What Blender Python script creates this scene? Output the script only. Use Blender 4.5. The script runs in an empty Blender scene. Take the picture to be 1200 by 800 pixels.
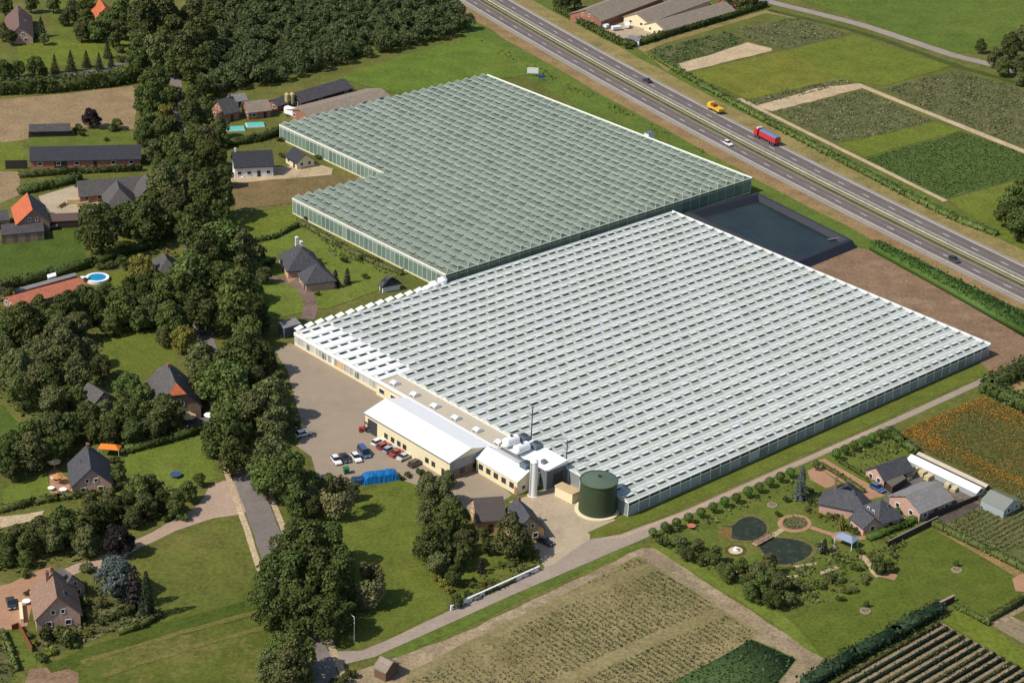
import bpy, math, random
import numpy as np
from mathutils import Vector, Matrix
R = math.radians
rnd = random.Random(7)
scene = bpy.context.scene
COL = scene.collection

# ------------------------------------------------------------------ camera
FPX, CAMH = 2400.0, 240.0
PITCH, ROLL, YAW = R(25.41), R(2.5), R(43.06)
_k = np.array([0, math.cos(PITCH), -math.sin(PITCH)])
_x = np.array([1.0, 0, 0]); _u = np.cross(_x, _k)
_x2 = _x*math.cos(ROLL) + _u*math.sin(ROLL)
_u2 = -_x*math.sin(ROLL) + _u*math.cos(ROLL)
CAM = np.array([0, 0, CAMH])

def G(px, py, z=0.0):
    """survey helper: photo pixel (1200x800) -> world x,y on the level z"""
    d = (px-600)/FPX*_x2 + (400-py)/FPX*_u2 + _k
    t = (z-CAMH)/d[2]
    return Vector((d[0]*t, d[1]*t))
def ppm(px, py):
    g = G(px, py)
    return FPX/math.sqrt(g.x**2+g.y**2+CAMH**2)
AV = Vector((math.cos(YAW), math.sin(YAW))); BV = Vector((-math.sin(YAW), math.cos(YAW)))
def W(a, b): return AV*a + BV*b

cam = bpy.data.cameras.new('camera'); co = bpy.data.objects.new('camera', cam); COL.objects.link(co)
cam.sensor_width = 36.0; cam.lens = FPX/1200*36.0; cam.clip_start = 1; cam.clip_end = 20000
m = Matrix((( _x2[0], _u2[0], -_k[0], 0), (_x2[1], _u2[1], -_k[1], 0), (_x2[2], _u2[2], -_k[2], CAMH), (0, 0, 0, 1)))
co.matrix_world = m
scene.camera = co

# ------------------------------------------------------------------ light
SUN_EL, SUN_AZ = R(47), R(208)            # azimuth of the direction TO the sun, measured from +X
sd = Vector((math.cos(SUN_EL)*math.cos(SUN_AZ), math.cos(SUN_EL)*math.sin(SUN_AZ), math.sin(SUN_EL)))
sl = bpy.data.lights.new('sun', 'SUN'); so = bpy.data.objects.new('sun', sl); COL.objects.link(so)
sl.energy = 4.15; sl.angle = R(0.5); sl.color = (1.0, 0.94, 0.84)
so.rotation_euler = sd.to_track_quat('Z', 'Y').to_euler(); so.location = (0, 300, 400)
w = bpy.data.worlds.new('World'); scene.world = w; w.use_nodes = True
nt = w.node_tree; nt.nodes.clear()
out = nt.nodes.new('ShaderNodeOutputWorld'); bg = nt.nodes.new('ShaderNodeBackground'); sky = nt.nodes.new('ShaderNodeTexSky')
sky.sky_type = 'NISHITA'; sky.sun_disc = False; sky.sun_elevation = SUN_EL
sky.sun_rotation = math.atan2(sd.x, sd.y); sky.altitude = 20
bg.inputs['Strength'].default_value = 0.105
nt.links.new(sky.outputs[0], bg.inputs[0]); nt.links.new(bg.outputs[0], out.inputs[0])
scene.view_settings.view_transform = 'Standard'; scene.view_settings.look = 'None'
scene.view_settings.exposure = 0.22; scene.view_settings.gamma = 1.0
scene.view_settings.use_curve_mapping = False
scene.render.engine = 'CYCLES'
scene.render.resolution_x = 1024; scene.render.resolution_y = 682

# ------------------------------------------------------------------ materials
def lin(c):
    r = []
    for v in c:
        v /= 255.0
        r.append(v/12.92 if v <= .04045 else ((v+.055)/1.055)**2.4)
    return tuple(r)
def S(r, g, b, k=0.73):
    """albedo from a surface colour written in 8-bit values"""
    return tuple(min(.85, v*k) for v in lin((r, g, b)))
MATS = {}
def _new(name):
    mt = bpy.data.materials.new(name); mt.use_nodes = True
    n = mt.node_tree.nodes; p = n['Principled BSDF']
    return mt, mt.node_tree, n, p
def mix(t, a, b, fac, mode='MIX'):
    n = t.nodes.new('ShaderNodeMix'); n.data_type = 'RGBA'; n.blend_type = mode
    for sock, v in ((n.inputs[0], fac), (n.inputs[6], a), (n.inputs[7], b)):
        if isinstance(v, (int, float)): sock.default_value = v
        elif isinstance(v, tuple): sock.default_value = (*v, 1)
        else: t.links.new(v, sock)
    return n.outputs[2]
def ramp(t, v, lo, hi):
    n = t.nodes.new('ShaderNodeMapRange'); n.inputs[1].default_value = lo; n.inputs[2].default_value = hi
    n.clamp = True; t.links.new(v, n.inputs[0]); return n.outputs[0]
def noise(t, vec, scale, detail=4, rough=.6):
    n = t.nodes.new('ShaderNodeTexNoise'); n.inputs['Scale'].default_value = scale
    n.inputs['Detail'].default_value = detail; n.inputs['Roughness'].default_value = rough
    t.links.new(vec, n.inputs['Vector']); return n.outputs['Fac']
def coord(t): return t.nodes.new('ShaderNodeTexCoord').outputs['Object']
def math_(t, op, a, b=None):
    n = t.nodes.new('ShaderNodeMath'); n.operation = op
    for s, v in zip(n.inputs, (a, b)):
        if v is None: continue
        if isinstance(v, (int, float)): s.default_value = v
        else: t.links.new(v, s)
    return n.outputs[0]
def mapping(t, vec, rot=0, scale=(1, 1, 1)):
    n = t.nodes.new('ShaderNodeMapping'); n.inputs['Rotation'].default_value = (0, 0, rot); n.inputs['Scale'].default_value = scale
    t.links.new(vec, n.inputs[0]); return n.outputs[0]
def stripes(t, vec, ang, period):
    v = mapping(t, vec, -ang)
    s = t.nodes.new('ShaderNodeSeparateXYZ'); t.links.new(v, s.inputs[0])
    return math_(t, 'ADD', math_(t, 'MULTIPLY', math_(t, 'SINE', math_(t, 'MULTIPLY', s.outputs[1], 2*math.pi/period)), .5), .5)
def bump(t, p, h, dist, strength=1.0):
    b = t.nodes.new('ShaderNodeBump'); b.inputs['Distance'].default_value = dist; b.inputs['Strength'].default_value = strength
    t.links.new(h, b.inputs['Height']); t.links.new(b.outputs[0], p.inputs['Normal'])

def soil(name, c1, c2, c3=None, big=.03, fine=1.2, ang=None, period=3.0, amt=.5, rough=.95, wear=None, bmp=.12, amp=1.0):
    """open ground: two tones in patches, fine grain, optional drill rows or mowing stripes, optional third tone in blotches"""
    if name in MATS: return MATS[name]
    mt, t, n, p = _new(name); v = coord(t)
    nb = ramp(t, noise(t, v, big, 5, .62), .32, .68)
    c = mix(t, c1, c2, nb)
    if ang is not None:
        wob = t.nodes.new('ShaderNodeVectorMath'); wob.operation = 'ADD'
        nn = t.nodes.new('ShaderNodeTexNoise'); nn.inputs['Scale'].default_value = .06; t.links.new(v, nn.inputs['Vector'])
        sc = t.nodes.new('ShaderNodeVectorMath'); sc.operation = 'SCALE'; sc.inputs['Scale'].default_value = period*.5
        t.links.new(nn.outputs['Color'], sc.inputs[0]); t.links.new(v, wob.inputs[0]); t.links.new(sc.outputs[0], wob.inputs[1])
        s = stripes(t, wob.outputs[0], ang, period)
        s = math_(t, 'MULTIPLY', s, ramp(t, noise(t, v, .15, 3), .2, .75))
        c = mix(t, c, c2, math_(t, 'MULTIPLY', s, amt))
    if c3: c = mix(t, c, c3, ramp(t, noise(t, v, big*2.3, 6, .7), .52, .72))
    nf = noise(t, v, fine*1.5, 5, .8)
    c = mix(t, c, (0.25, .25, .25), math_(t, 'MULTIPLY', ramp(t, nf, .3, .75), .0), 'MIX')
    g = t.nodes.new('ShaderNodeHueSaturation'); t.links.new(c, g.inputs['Color'])
    nm = noise(t, v, fine*.22, 4, .7)
    t.links.new(math_(t, 'ADD', math_(t, 'ADD', math_(t, 'MULTIPLY', ramp(t, nf, .3, .7), .85*amp), 1-.62*amp), math_(t, 'MULTIPLY', ramp(t, nm, .3, .7), .4*amp)), g.inputs['Value'])
    t.links.new(g.outputs[0], p.inputs['Base Color'])
    p.inputs['Roughness'].default_value = rough; p.inputs['Specular IOR Level'].default_value = .15
    bump(t, p, nf, bmp)
    MATS[name] = mt; return mt
def plain(name, c, rough=.6, var=.25, scale=.8, spec=.3, metal=0.0):
    if name in MATS: return MATS[name]
    mt, t, n, p = _new(name); v = coord(t)
    oi = t.nodes.new('ShaderNodeObjectInfo')
    nf = noise(t, v, scale, 5, .7)
    g = t.nodes.new('ShaderNodeHueSaturation'); g.inputs['Color'].default_value = (*c, 1)
    t.links.new(math_(t, 'ADD', math_(t, 'MULTIPLY', nf, 2*var), 1-var), g.inputs['Value'])
    t.links.new(g.outputs[0], p.inputs['Base Color'])
    p.inputs['Roughness'].default_value = rough; p.inputs['Specular IOR Level'].default_value = spec; p.inputs['Metallic'].default_value = metal
    MATS[name] = mt; return mt
def tiles(name, c1, c2, period=.34, axis='Y', rough=.75):
    """roof covering: courses along the slope, single tiles of different tone, weather patches"""
    if name in MATS: return MATS[name]
    mt, t, n, p = _new(name); v = coord(t)
    br = t.nodes.new('ShaderNodeTexBrick'); t.links.new(v, br.inputs['Vector'])
    br.inputs['Scale'].default_value = 1.0; br.inputs['Brick Width'].default_value = .6; br.inputs['Row Height'].default_value = period*1.2
    br.inputs['Mortar Size'].default_value = .03
    br.inputs['Color1'].default_value = (*c1, 1); br.inputs['Color2'].default_value = (*c2, 1)
    br.inputs['Mortar'].default_value = (*[q*.45 for q in c1], 1)
    nb = ramp(t, noise(t, v, .35, 5, .7), .35, .7)
    c = mix(t, br.outputs['Color'], c2, math_(t, 'MULTIPLY', nb, .6))
    g = t.nodes.new('ShaderNodeHueSaturation'); t.links.new(c, g.inputs['Color'])
    t.links.new(math_(t, 'ADD', math_(t, 'MULTIPLY', noise(t, v, 2.5, 4, .7), .7), .65), g.inputs['Value'])
    t.links.new(g.outputs[0], p.inputs['Base Color']); p.inputs['Roughness'].default_value = rough; p.inputs['Specular IOR Level'].default_value = .25
    bump(t, p, br.outputs['Fac'], .03, .5)
    MATS[name] = mt; return mt
def bricks(name, c1, c2):
    return tiles(name, c1, c2, .12)
def leaves(name, c1, c2, c3=None, trans=.18):
    if name in MATS: return MATS[name]
    mt, t, n, p = _new(name); v = coord(t)
    gi = t.nodes.new('ShaderNodeNewGeometry').outputs['Random Per Island']
    oi = t.nodes.new('ShaderNodeObjectInfo').outputs['Random']
    c = mix(t, c1, c2, gi)
    if c3: c = mix(t, c, c3, ramp(t, noise(t, v, 1.6, 3), .55, .75))
    g = t.nodes.new('ShaderNodeHueSaturation'); t.links.new(c, g.inputs['Color'])
    t.links.new(math_(t, 'ADD', math_(t, 'MULTIPLY', oi, .035), .483), g.inputs['Hue'])
    t.links.new(math_(t, 'ADD', math_(t, 'MULTIPLY', oi, .5), .75), g.inputs['Value'])
    t.links.new(g.outputs[0], p.inputs['Base Color'])
    p.inputs['Roughness'].default_value = .6; p.inputs['Specular IOR Level'].default_value = .2
    tr = t.nodes.new('ShaderNodeBsdfTranslucent'); t.links.new(g.outputs[0], tr.inputs[0])
    ms = t.nodes.new('ShaderNodeMixShader'); ms.inputs[0].default_value = trans
    t.links.new(p.outputs[0], ms.inputs[1]); t.links.new(tr.outputs[0], ms.inputs[2])
    t.links.new(ms.outputs[0], n['Material Output'].inputs[0])
    MATS[name] = mt; return mt
def glossy(name, c, rough=.08, spec=.5, metal=0.0):
    if name in MATS: return MATS[name]
    mt, t, n, p = _new(name); p.inputs['Base Color'].default_value = (*c, 1)
    p.inputs['Roughness'].default_value = rough; p.inputs['Specular IOR Level'].default_value = spec; p.inputs['Metallic'].default_value = metal
    MATS[name] = mt; return mt

# ------------------------------------------------------------------ mesh building
class MB:
    def __init__(s): s.v = []; s.f = []; s.m = []
    def face(s, pts, mi=0):
        b = len(s.v); s.v += [tuple(p) for p in pts]; s.f.append(tuple(range(b, b+len(pts)))); s.m.append(mi); return s
    def box(s, x0, x1, y0, y1, z0, z1, mi=0, rot=0, o=(0, 0, 0)):
        b = len(s.v); c, q = math.cos(rot), math.sin(rot)
        for z in (z0, z1):
            for x, y in ((x0, y0), (x1, y0), (x1, y1), (x0, y1)):
                s.v.append((o[0]+x*c-y*q, o[1]+x*q+y*c, o[2]+z))
        for f in ((3, 2, 1, 0), (4, 5, 6, 7), (0, 1, 5, 4), (1, 2, 6, 5), (2, 3, 7, 6), (3, 0, 4, 7)):
            s.f.append(tuple(b+i for i in f)); s.m.append(mi)
        return s
    def prism(s, poly, z0, z1, mi=0, mt=None):
        n = len(poly); b = len(s.v)
        for z in (z0, z1):
            for p in poly: s.v.append((p[0], p[1], z))
        s.f.append(tuple(b+n-1-i for i in range(n))); s.m.append(mi)
        s.f.append(tuple(b+n+i for i in range(n))); s.m.append(mi if mt is None else mt)
        for i in range(n):
            j = (i+1) % n; s.f.append((b+i, b+j, b+n+j, b+n+i)); s.m.append(mi)
        return s
    def cyl(s, r0, r1, z0, z1, n=16, o=(0, 0), mi=0, cap=True):
        b = len(s.v)
        for r, z in ((r0, z0), (r1, z1)):
            for i in range(n):
                a = 2*math.pi*i/n; s.v.append((o[0]+r*math.cos(a), o[1]+r*math.sin(a), z))
        for i in range(n):
            j = (i+1) % n; s.f.append((b+i, b+j, b+n+j, b+n+i)); s.m.append(mi)
        if cap:
            s.f.append(tuple(b+n-1-i for i in range(n))); s.m.append(mi); s.f.append(tuple(b+n+i for i in range(n))); s.m.append(mi)
        return s
    def tube(s, p, q, r0, r1=None, n=6, mi=0):
        r1 = r0 if r1 is None else r1; p, q = Vector(p), Vector(q); d = (q-p).normalized()
        a = d.orthogonal().normalized(); c = d.cross(a); b = len(s.v)
        for o, r in ((p, r0), (q, r1)):
            for i in range(n):
                t = 2*math.pi*i/n; s.v.append(tuple(o + a*math.cos(t)*r + c*math.sin(t)*r))
        for i in range(n):
            j = (i+1) % n; s.f.append((b+i, b+j, b+n+j, b+n+i)); s.m.append(mi)
        s.f.append(tuple(b+n-1-i for i in range(n))); s.m.append(mi); s.f.append(tuple(b+n+i for i in range(n))); s.m.append(mi)
        return s
    def loft(s, rings, mi=0, cap=True):
        b = len(s.v); n = len(rings[0])
        for r in rings: s.v += [tuple(p) for p in r]
        for k in range(len(rings)-1):
            for i in range(n):
                j = (i+1) % n; s.f.append((b+k*n+i, b+k*n+j, b+(k+1)*n+j, b+(k+1)*n+i)); s.m.append(mi)
        if cap:
            s.f.append(tuple(b+n-1-i for i in range(n))); s.m.append(mi)
            e = b+(len(rings)-1)*n; s.f.append(tuple(e+i for i in range(n))); s.m.append(mi)
        return s
    def shell(s, verts, faces, th, mi=0, mis=None):
        """roof surface with thickness th (downwards)"""
        b = len(s.v); n = len(verts); s.v += [tuple(v) for v in verts]; s.v += [(v[0], v[1], v[2]-th) for v in verts]
        ed = {}
        for fi, f in enumerate(faces):
            s.f.append(tuple(b+i for i in f)); s.m.append(mis[fi] if mis else mi); s.f.append(tuple(b+n+i for i in reversed(f))); s.m.append(mi)
            for i in range(len(f)): ed[(f[i], f[(i+1) % len(f)])] = 1
        for (i, j) in ed:
            if (j, i) not in ed: s.f.append((b+j, b+i, b+n+i, b+n+j)); s.m.append(mi)
        return s
    def mesh(s, name, mats, smooth=False):
        me = bpy.data.meshes.new(name); me.from_pydata(s.v, [], s.f); 
        for mt in (mats if isinstance(mats, (list, tuple)) else [mats]): me.materials.append(mt)
        me.polygons.foreach_set('material_index', s.m)
        if smooth: me.polygons.foreach_set('use_smooth', [True]*len(s.f))
        me.update(); return me
    def build(s, name, mats, parent=None, loc=(0, 0, 0), rot=0, smooth=False):
        o = bpy.data.objects.new(name, s.mesh(name, mats, smooth)); COL.objects.link(o)
        o.location = loc; o.rotation_euler[2] = rot
        if parent: o.parent = parent
        return o
def tag(o, label, cat, group=None, kind=None):
    if label: o['label'] = label
    if cat: o['category'] = cat
    if group: o['group'] = group
    if kind: o['kind'] = kind
    return o
def thing(name, label, cat, loc=(0, 0, 0), rot=0, group=None, scale=1.0):
    o = bpy.data.objects.new(name, None); COL.objects.link(o); o.empty_display_size = .5
    o.location = (loc[0], loc[1], loc[2] if len(loc) > 2 else 0); o.rotation_euler[2] = rot; o.scale = (scale,)*3
    return tag(o, label, cat, group)
def link(name, me, parent=None):
    o = bpy.data.objects.new(name, me); COL.objects.link(o)
    if parent: o.parent = parent
    return o
def copy_tree(o, parent=None):
    c = o.copy(); COL.objects.link(c)
    if parent: c.parent = parent
    for ch in list(o.children): copy_tree(ch, c)
    return c

# ------------------------------------------------------------------ ground sheets
ZL = [0.0]
def rough_poly(pts, step, amp, seed):
    r = random.Random(seed); outp = []
    for i in range(len(pts)):
        p, q = pts[i], pts[(i+1) % len(pts)]; L = (q-p).length; n = max(1, min(60, int(L/step)))
        d = (q-p).normalized() if L > 0 else Vector((1, 0)); nrm = Vector((-d.y, d.x))
        for k in range(n):
            pt = p + (q-p)*(k/n)
            if k: pt = pt + nrm*r.uniform(-amp, amp)
            outp.append(pt)
    return outp
def sheet(name, px, mt, label, cat, amp=.35, world=False, z=None, step=4.0):
    ZL[0] += .001
    pts = [p if world else G(*p) for p in px]
    if amp: pts = rough_poly(pts, step, amp, len(ZL)+int(ZL[0]*1e5))
    zz = ZL[0] if z is None else z
    mb = MB(); mb.face([(p.x, p.y, zz) for p in pts])
    me = mb.mesh(name, mt)
    if me.polygons[0].normal.z < 0: me.flip_normals()
    o = link(name, me)
    return tag(o, label, cat, kind='structure')
def ribbon(name, px, width, mt, label, cat, amp=.15, world=False):
    """a path of constant width along a centre line"""
    pts = [p if world else G(*p) for p in px]
    ws = width if isinstance(width, (list, tuple)) else [width]*len(pts)
    # smooth the centre line
    P, Q = [], []
    n = len(pts)
    for i in range(n-1):
        p0, p1, p2, p3 = pts[max(0, i-1)], pts[i], pts[i+1], pts[min(n-1, i+2)]
        for k in range(6):
            t = k/6
            P.append(.5*((2*p1)+(p2-p0)*t+(2*p0-5*p1+4*p2-p3)*t*t+(3*p1-p0-3*p2+p3)*t**3)); Q.append(ws[i]*(1-t)+ws[i+1]*t)
    P.append(pts[-1]); Q.append(ws[-1])
    ZL[0] += .001; r = random.Random(int(ZL[0]*1e5)); L, Rr = [], []
    for i, p in enumerate(P):
        d = (P[min(i+1, len(P)-1)]-P[max(i-1, 0)]).normalized(); nr = Vector((-d.y, d.x))
        L.append(p+nr*(Q[i]/2+r.uniform(-amp, amp))); Rr.append(p-nr*(Q[i]/2+r.uniform(-amp, amp)))
    mb = MB()
    for i in range(len(P)-1):
        mb.face([(q.x, q.y, ZL[0]) for q in (Rr[i], Rr[i+1], L[i+1], L[i])])
    return tag(link(name, mb.mesh(name, mt)), label, cat, kind='structure')
# ------------------------------------------------------------------ ground materials
ANG_A, ANG_B = YAW, YAW+math.pi/2
GRASS = soil('grass_rough', S(96, 104, 44), S(112, 112, 56), S(128, 118, 70), .02, .5)
LAWN = soil('lawn_mown', S(101, 112, 42), S(109, 118, 47), S(120, 118, 54), .03, .8, ANG_B, 3.2, .45)
LAWN2 = soil('lawn_bright', S(104, 118, 44), S(114, 128, 52), S(120, 122, 60), .04, .8, R(20), 2.6, .6)
LAWN3 = soil('lawn_deep', S(94, 108, 42), S(108, 118, 50), S(116, 112, 58), .05, .8)
LAWN5 = soil('lawn_dark_green', S(74, 93, 32), S(86, 104, 40), S(92, 104, 46), .06, .8, R(70), 2.6, .7)  # turf of a darker green of its own, with mowing stripes
OLIVE = soil('meadow_olive', S(102, 115, 38), S(114, 122, 46), None, .02, .5, ANG_A, 5, .4)
LAWN4 = soil('lawn_right', S(90, 103, 35), S(97, 109, 40), S(106, 108, 47), .03, .8, ANG_A, 3.4, .4)
PADD = soil('paddock', S(96, 105, 44), S(108, 112, 50), S(122, 112, 62), .025, .6, ANG_B, 6, .4)
BANKG = soil('verge_green', S(94, 112, 46), S(102, 120, 46), S(112, 116, 52), .03, .5)
DRY = soil('verge_dry', S(158, 142, 92), S(142, 126, 78), S(110, 112, 58), .04, .7)
DRYO = soil('verge_ochre', S(160, 136, 92), S(150, 118, 84), S(124, 116, 62), .05, .7)
TANF = soil('stubble', S(164, 140, 106), S(150, 128, 96), None, .04, .7, R(80), 2.2, .5)
DIRT = soil('bare_earth', S(150, 122, 96), S(136, 110, 88), S(162, 138, 110), .05, .8)
SAND = soil('pale_sand', S(206, 184, 150), S(190, 166, 132), None, .06, .8)
SOILC = soil('field_soil', S(160, 146, 104), S(136, 124, 84), S(118, 110, 68), .03, .7, ANG_A, 14, .5)
SOILP = soil('pinkish_soil', S(166, 146, 116), S(146, 130, 104), S(194, 176, 142), .05, .8)
NURS = soil('nursery_soil', S(106, 106, 66), S(92, 98, 54), S(140, 126, 92), .08, .8)
GREENF = soil('crop_floor_green', S(84, 104, 46), S(96, 112, 52), None, .03, .6, ANG_A, 2.4, .6)
TARMAC = soil('asphalt', S(138, 128, 122), S(128, 118, 113), S(148, 140, 133), .03, .9, rough=.85, bmp=.01, amp=.45)
TARMACD = soil('asphalt_lane', S(134, 126, 117), S(120, 112, 104), None, .05, 1.0, rough=.85, bmp=.01, amp=.45)
CONC = soil('shoulder_concrete', S(168, 157, 145), S(156, 146, 134), None, .05, .9, rough=.85, bmp=.01, amp=.45)
ROADC = soil('lane_paving', S(176, 160, 144), S(164, 149, 134), None, .06, .9, rough=.85, bmp=.01, amp=.45)
ROADP = soil('pink_paving', S(196, 170, 148), S(180, 155, 136), None, .06, .9, rough=.85, bmp=.01, amp=.45)
YARD = soil('yard_paving', S(172, 155, 134), S(166, 150, 130), S(158, 143, 124), .04, 1.2, rough=.85, bmp=.01, amp=.28)
YARDP = soil('cream_paving', S(196, 178, 150), S(186, 168, 142), S(170, 152, 128), .08, 1.0, rough=.85, bmp=.01, amp=.45)
PINKB = soil('pink_brick', S(188, 146, 116), S(174, 134, 106), None, .1, 1.2, rough=.9, bmp=.01, amp=.45)
CREAM = soil('cream_strip', S(216, 204, 166), S(204, 192, 154), None, .1, .9)
GREYP = soil('grey_paving', S(128, 124, 118), S(112, 108, 102), None, .1, 1.0)
DRIVE = soil('brown_clinker', S(140, 118, 106), S(124, 104, 94), None, .1, 1.0)
YELL = soil('flower_floor', S(96, 98, 48), S(104, 100, 46), S(132, 100, 46), .03, .6)
PAINT = plain('road_paint', (.72, .72, .68), .6, .1)
YLINE = plain('cream_paint', S(200, 190, 140), .6, .15)

# base land: one sheet to the horizon
mb = MB(); mb.face([(-9000, -3000, 0), (9000, -3000, 0), (9000, 12000, 0), (-9000, 12000, 0)])
tag(mb.build('ground', GRASS), 'rough grassland lying under and around everything', 'ground', kind='structure')

def lay(*a, **k): return sheet(*a, **k)
# ---- highway, after its surveyed centre line
def hx(y): return 2.74855026e-04*y*y - 0.996121805*y + 624.926310
def hpt(y, off):
    s = 2*2.74855026e-04*y - 0.996121805; n = math.sqrt(1+s*s)
    return Vector((hx(y)+off/n, y-off*s/n))
HY = [300+12*i for i in range(110)]
def hstrip(name, o0, o1, mt, label, cat, dz=0.0, amp=0.0, ys=HY):
    ZL[0] += .001; r = random.Random(int(abs(o0)*10)); mb = MB(); A, B = [], []
    for y in ys:
        A.append(hpt(y, o0+r.uniform(-amp, amp))); B.append(hpt(y, o1+r.uniform(-amp, amp)))
    z = ZL[0]+dz
    for i in range(len(ys)-1):
        mb.face([(q.x, q.y, z) for q in (A[i], B[i], B[i+1], A[i+1])])
    return tag(link(name, mb.mesh(name, mt)), label, cat, kind='structure')
hstrip('verge', -34, -17.5, BANKG, 'green grass bank between the highway and the greenhouses', 'verge', amp=.8)
hstrip('verge', -18.2, -11, DRYO, 'dry ochre verge along the near edge of the highway', 'verge', amp=.7)
hstrip('verge', 9.5, 19, DRY, 'dry straw coloured verge along the far edge of the highway', 'verge', amp=.9)
hstrip('verge', 18.5, 23, BANKG, 'green ditch strip behind the far highway verge', 'verge', amp=.8)
hstrip('highway', -12.4, -3.4, TARMAC, 'near carriageway of the grey dual highway', 'highway')
hstrip('highway', .9, 10.2, TARMACD, 'far carriageway of the grey dual highway', 'highway')
for _o, _l in ((-6.2, 'inner'), (-9.3, 'outer')): hstrip('lane_wear', _o, _o+2.3, soil('asphalt_worn', S(122, 112, 108), S(114, 104, 101), None, .04, .9, rough=.8, bmp=.01, amp=.6), 'darker worn band of the %s lane of the near carriageway' % _l, 'highway', amp=.12)
for _o, _l in ((2.2, 'inner'), (5.6, 'outer')): hstrip('lane_wear', _o, _o+2.3, MATS['asphalt_worn'], 'darker worn band of the %s lane of the far carriageway' % _l, 'highway', amp=.12)
hstrip('shoulder', -12.3, -9.6, CONC, 'pale concrete hard shoulder of the near carriageway', 'shoulder')
hstrip('shoulder', 8.5, 10.1, CONC, 'narrow paved edge of the far carriageway', 'shoulder')
hstrip('median', -3.5, 1.0, soil('median_grass', S(112, 106, 58), S(90, 88, 46), None, .1, .8), 'grassy median between the two carriageways', 'median', amp=.1)
hstrip('median_strip', -.2, .75, CREAM, 'pale sandy strip in the highway median', 'median')
hstrip('lane_line', -4.0, -3.8, YLINE, 'solid pale edge line beside the median on the near carriageway', 'road marking')
hstrip('lane_line', 1.5, 1.75, PAINT, 'solid white edge line beside the median on the far carriageway', 'road marking')
hstrip('lane_line', -9.7, -9.5, PAINT, 'solid white line along the near hard shoulder', 'road marking')
hstrip('lane_line', 8.3, 8.5, PAINT, 'solid white line along the far outer edge', 'road marking')
for off, lb in ((-6.9, 'dashed white lane line on the near carriageway'), (5.0, 'dashed white lane line on the far carriageway')):
    ZL[0] += .001; mb = MB(); y = 330.0
    while y < 1300:
        a, b, c, d = hpt(y, off-.1), hpt(y, off+.1), hpt(y+2.6, off+.1), hpt(y+2.6, off-.1)
        mb.face([(q.x, q.y, ZL[0]) for q in (a, b, c, d)]); y += 10.5
    tag(link('lane_line', mb.mesh('lane_line', PAINT)), lb, 'road marking', kind='structure')

# ---- top left
lay('field', [(0, 117), (75, 110), (155, 101), (162, 108), (157, 152), (115, 150), (85, 149), (34, 148), (33, 163), (0, 168), (-60, 172), (-60, 122)], TANF, 'tan stubble field behind the long dark barn', 'field')
lay('lawn', [(-20, 168), (28, 166), (28, 200), (-20, 201)], OLIVE, 'small light green paddock left of the long dark barn', 'lawn')
lay('field', [(-20, 202), (24, 201), (24, 228), (-20, 246)], TANF, 'small brown plot above the orange roofed barn', 'field')
lay('lawn', [(20, 50), (60, 47), (150, 46), (152, 60), (60, 80), (22, 72)], OLIVE, 'light green lawn beside the top left house', 'lawn')
lay('lawn', [(60, 0), (110, 0), (100, 45), (60, 46)], LAWN3, 'shaded lawn behind the top left house', 'lawn')
lay('path', [(22, 92), (60, 88), (110, 82), (150, 70), (154, 74), (112, 87), (60, 93), (22, 96)], GREYP, 'narrow pale path behind the long hedge', 'path', amp=.1)
lay('lawn', [(33, 160), (84, 158), (120, 155), (158, 155), (160, 168), (34, 171)], LAWN3, 'shaded strip of grass behind the long dark barn', 'lawn')
lay('yard', [(45, 230), (85, 218), (120, 232), (112, 250), (60, 252)], YARDP, 'pale paved farmyard between brick farmhouse and orange barn', 'yard')
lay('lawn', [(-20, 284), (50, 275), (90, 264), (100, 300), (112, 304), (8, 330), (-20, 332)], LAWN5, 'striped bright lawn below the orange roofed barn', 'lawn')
lay('lawn', [(120, 320), (150, 318), (150, 335), (124, 336)], OLIVE, 'small sunny lawn beside the round pool', 'lawn')
lay('lawn', [(145, 275), (165, 270), (170, 290), (140, 295)], OLIVE, 'small sunny grass gap between the big trees', 'lawn')
lay('lawn', [(120, 392), (215, 388), (205, 425), (160, 442), (125, 432)], LAWN, 'sunny garden lawn behind the half hipped farmhouse', 'lawn')
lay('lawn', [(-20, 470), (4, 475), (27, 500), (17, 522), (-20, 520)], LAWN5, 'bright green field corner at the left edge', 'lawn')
lay('lawn', [(2, 574), (55, 552), (60, 580), (6, 594)], LAWN2, 'lawn left of the grey roofed gabled house', 'lawn')
lay('lawn', [(145, 532), (242, 506), (254, 560), (212, 574), (172, 562), (148, 552)], LAWN2, 'sunny lawn right of the grey roofed gabled house', 'lawn')
lay('yard', [(57, 553), (66, 548), (88, 568), (84, 580), (60, 588)], PINKB, 'small paved terrace with garden furniture', 'terrace', amp=.1)
lay('track', [(-20, 606), (30, 602), (52, 598), (46, 608), (-20, 624)], SAND, 'pale sandy track at the left edge', 'track')
lay('track', [(245, 570), (262, 563), (292, 562), (299, 590), (285, 602), (250, 607), (205, 622), (163, 642), (128, 664), (112, 668), (110, 655), (160, 632), (225, 598), (238, 585)], ROADP, 'wide sandy drive leading off the lane', 'track')
ribbon('track', [(125, 660), (95, 664), (70, 676), (45, 690)], 3.4, ROADP, 'narrow end of the sandy drive behind the brown roofed house', 'track')
lay('yard', [(-20, 690), (10, 684), (45, 668), (62, 663), (66, 672), (40, 700), (32, 733), (20, 737), (-20, 738)], PINKB, 'pinkish brick courtyard of the brown roofed house', 'yard', amp=.1)
lay('lawn', [(1, 738), (18, 737), (44, 776), (42, 780), (16, 782)], LAWN3, 'narrow hedged lawn below the brick courtyard', 'lawn')
lay('garden_soil', [(-20, 742), (0, 740), (15, 782), (14, 800), (-20, 800)], NURS, 'messy garden plot at the bottom left corner', 'garden')
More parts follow.
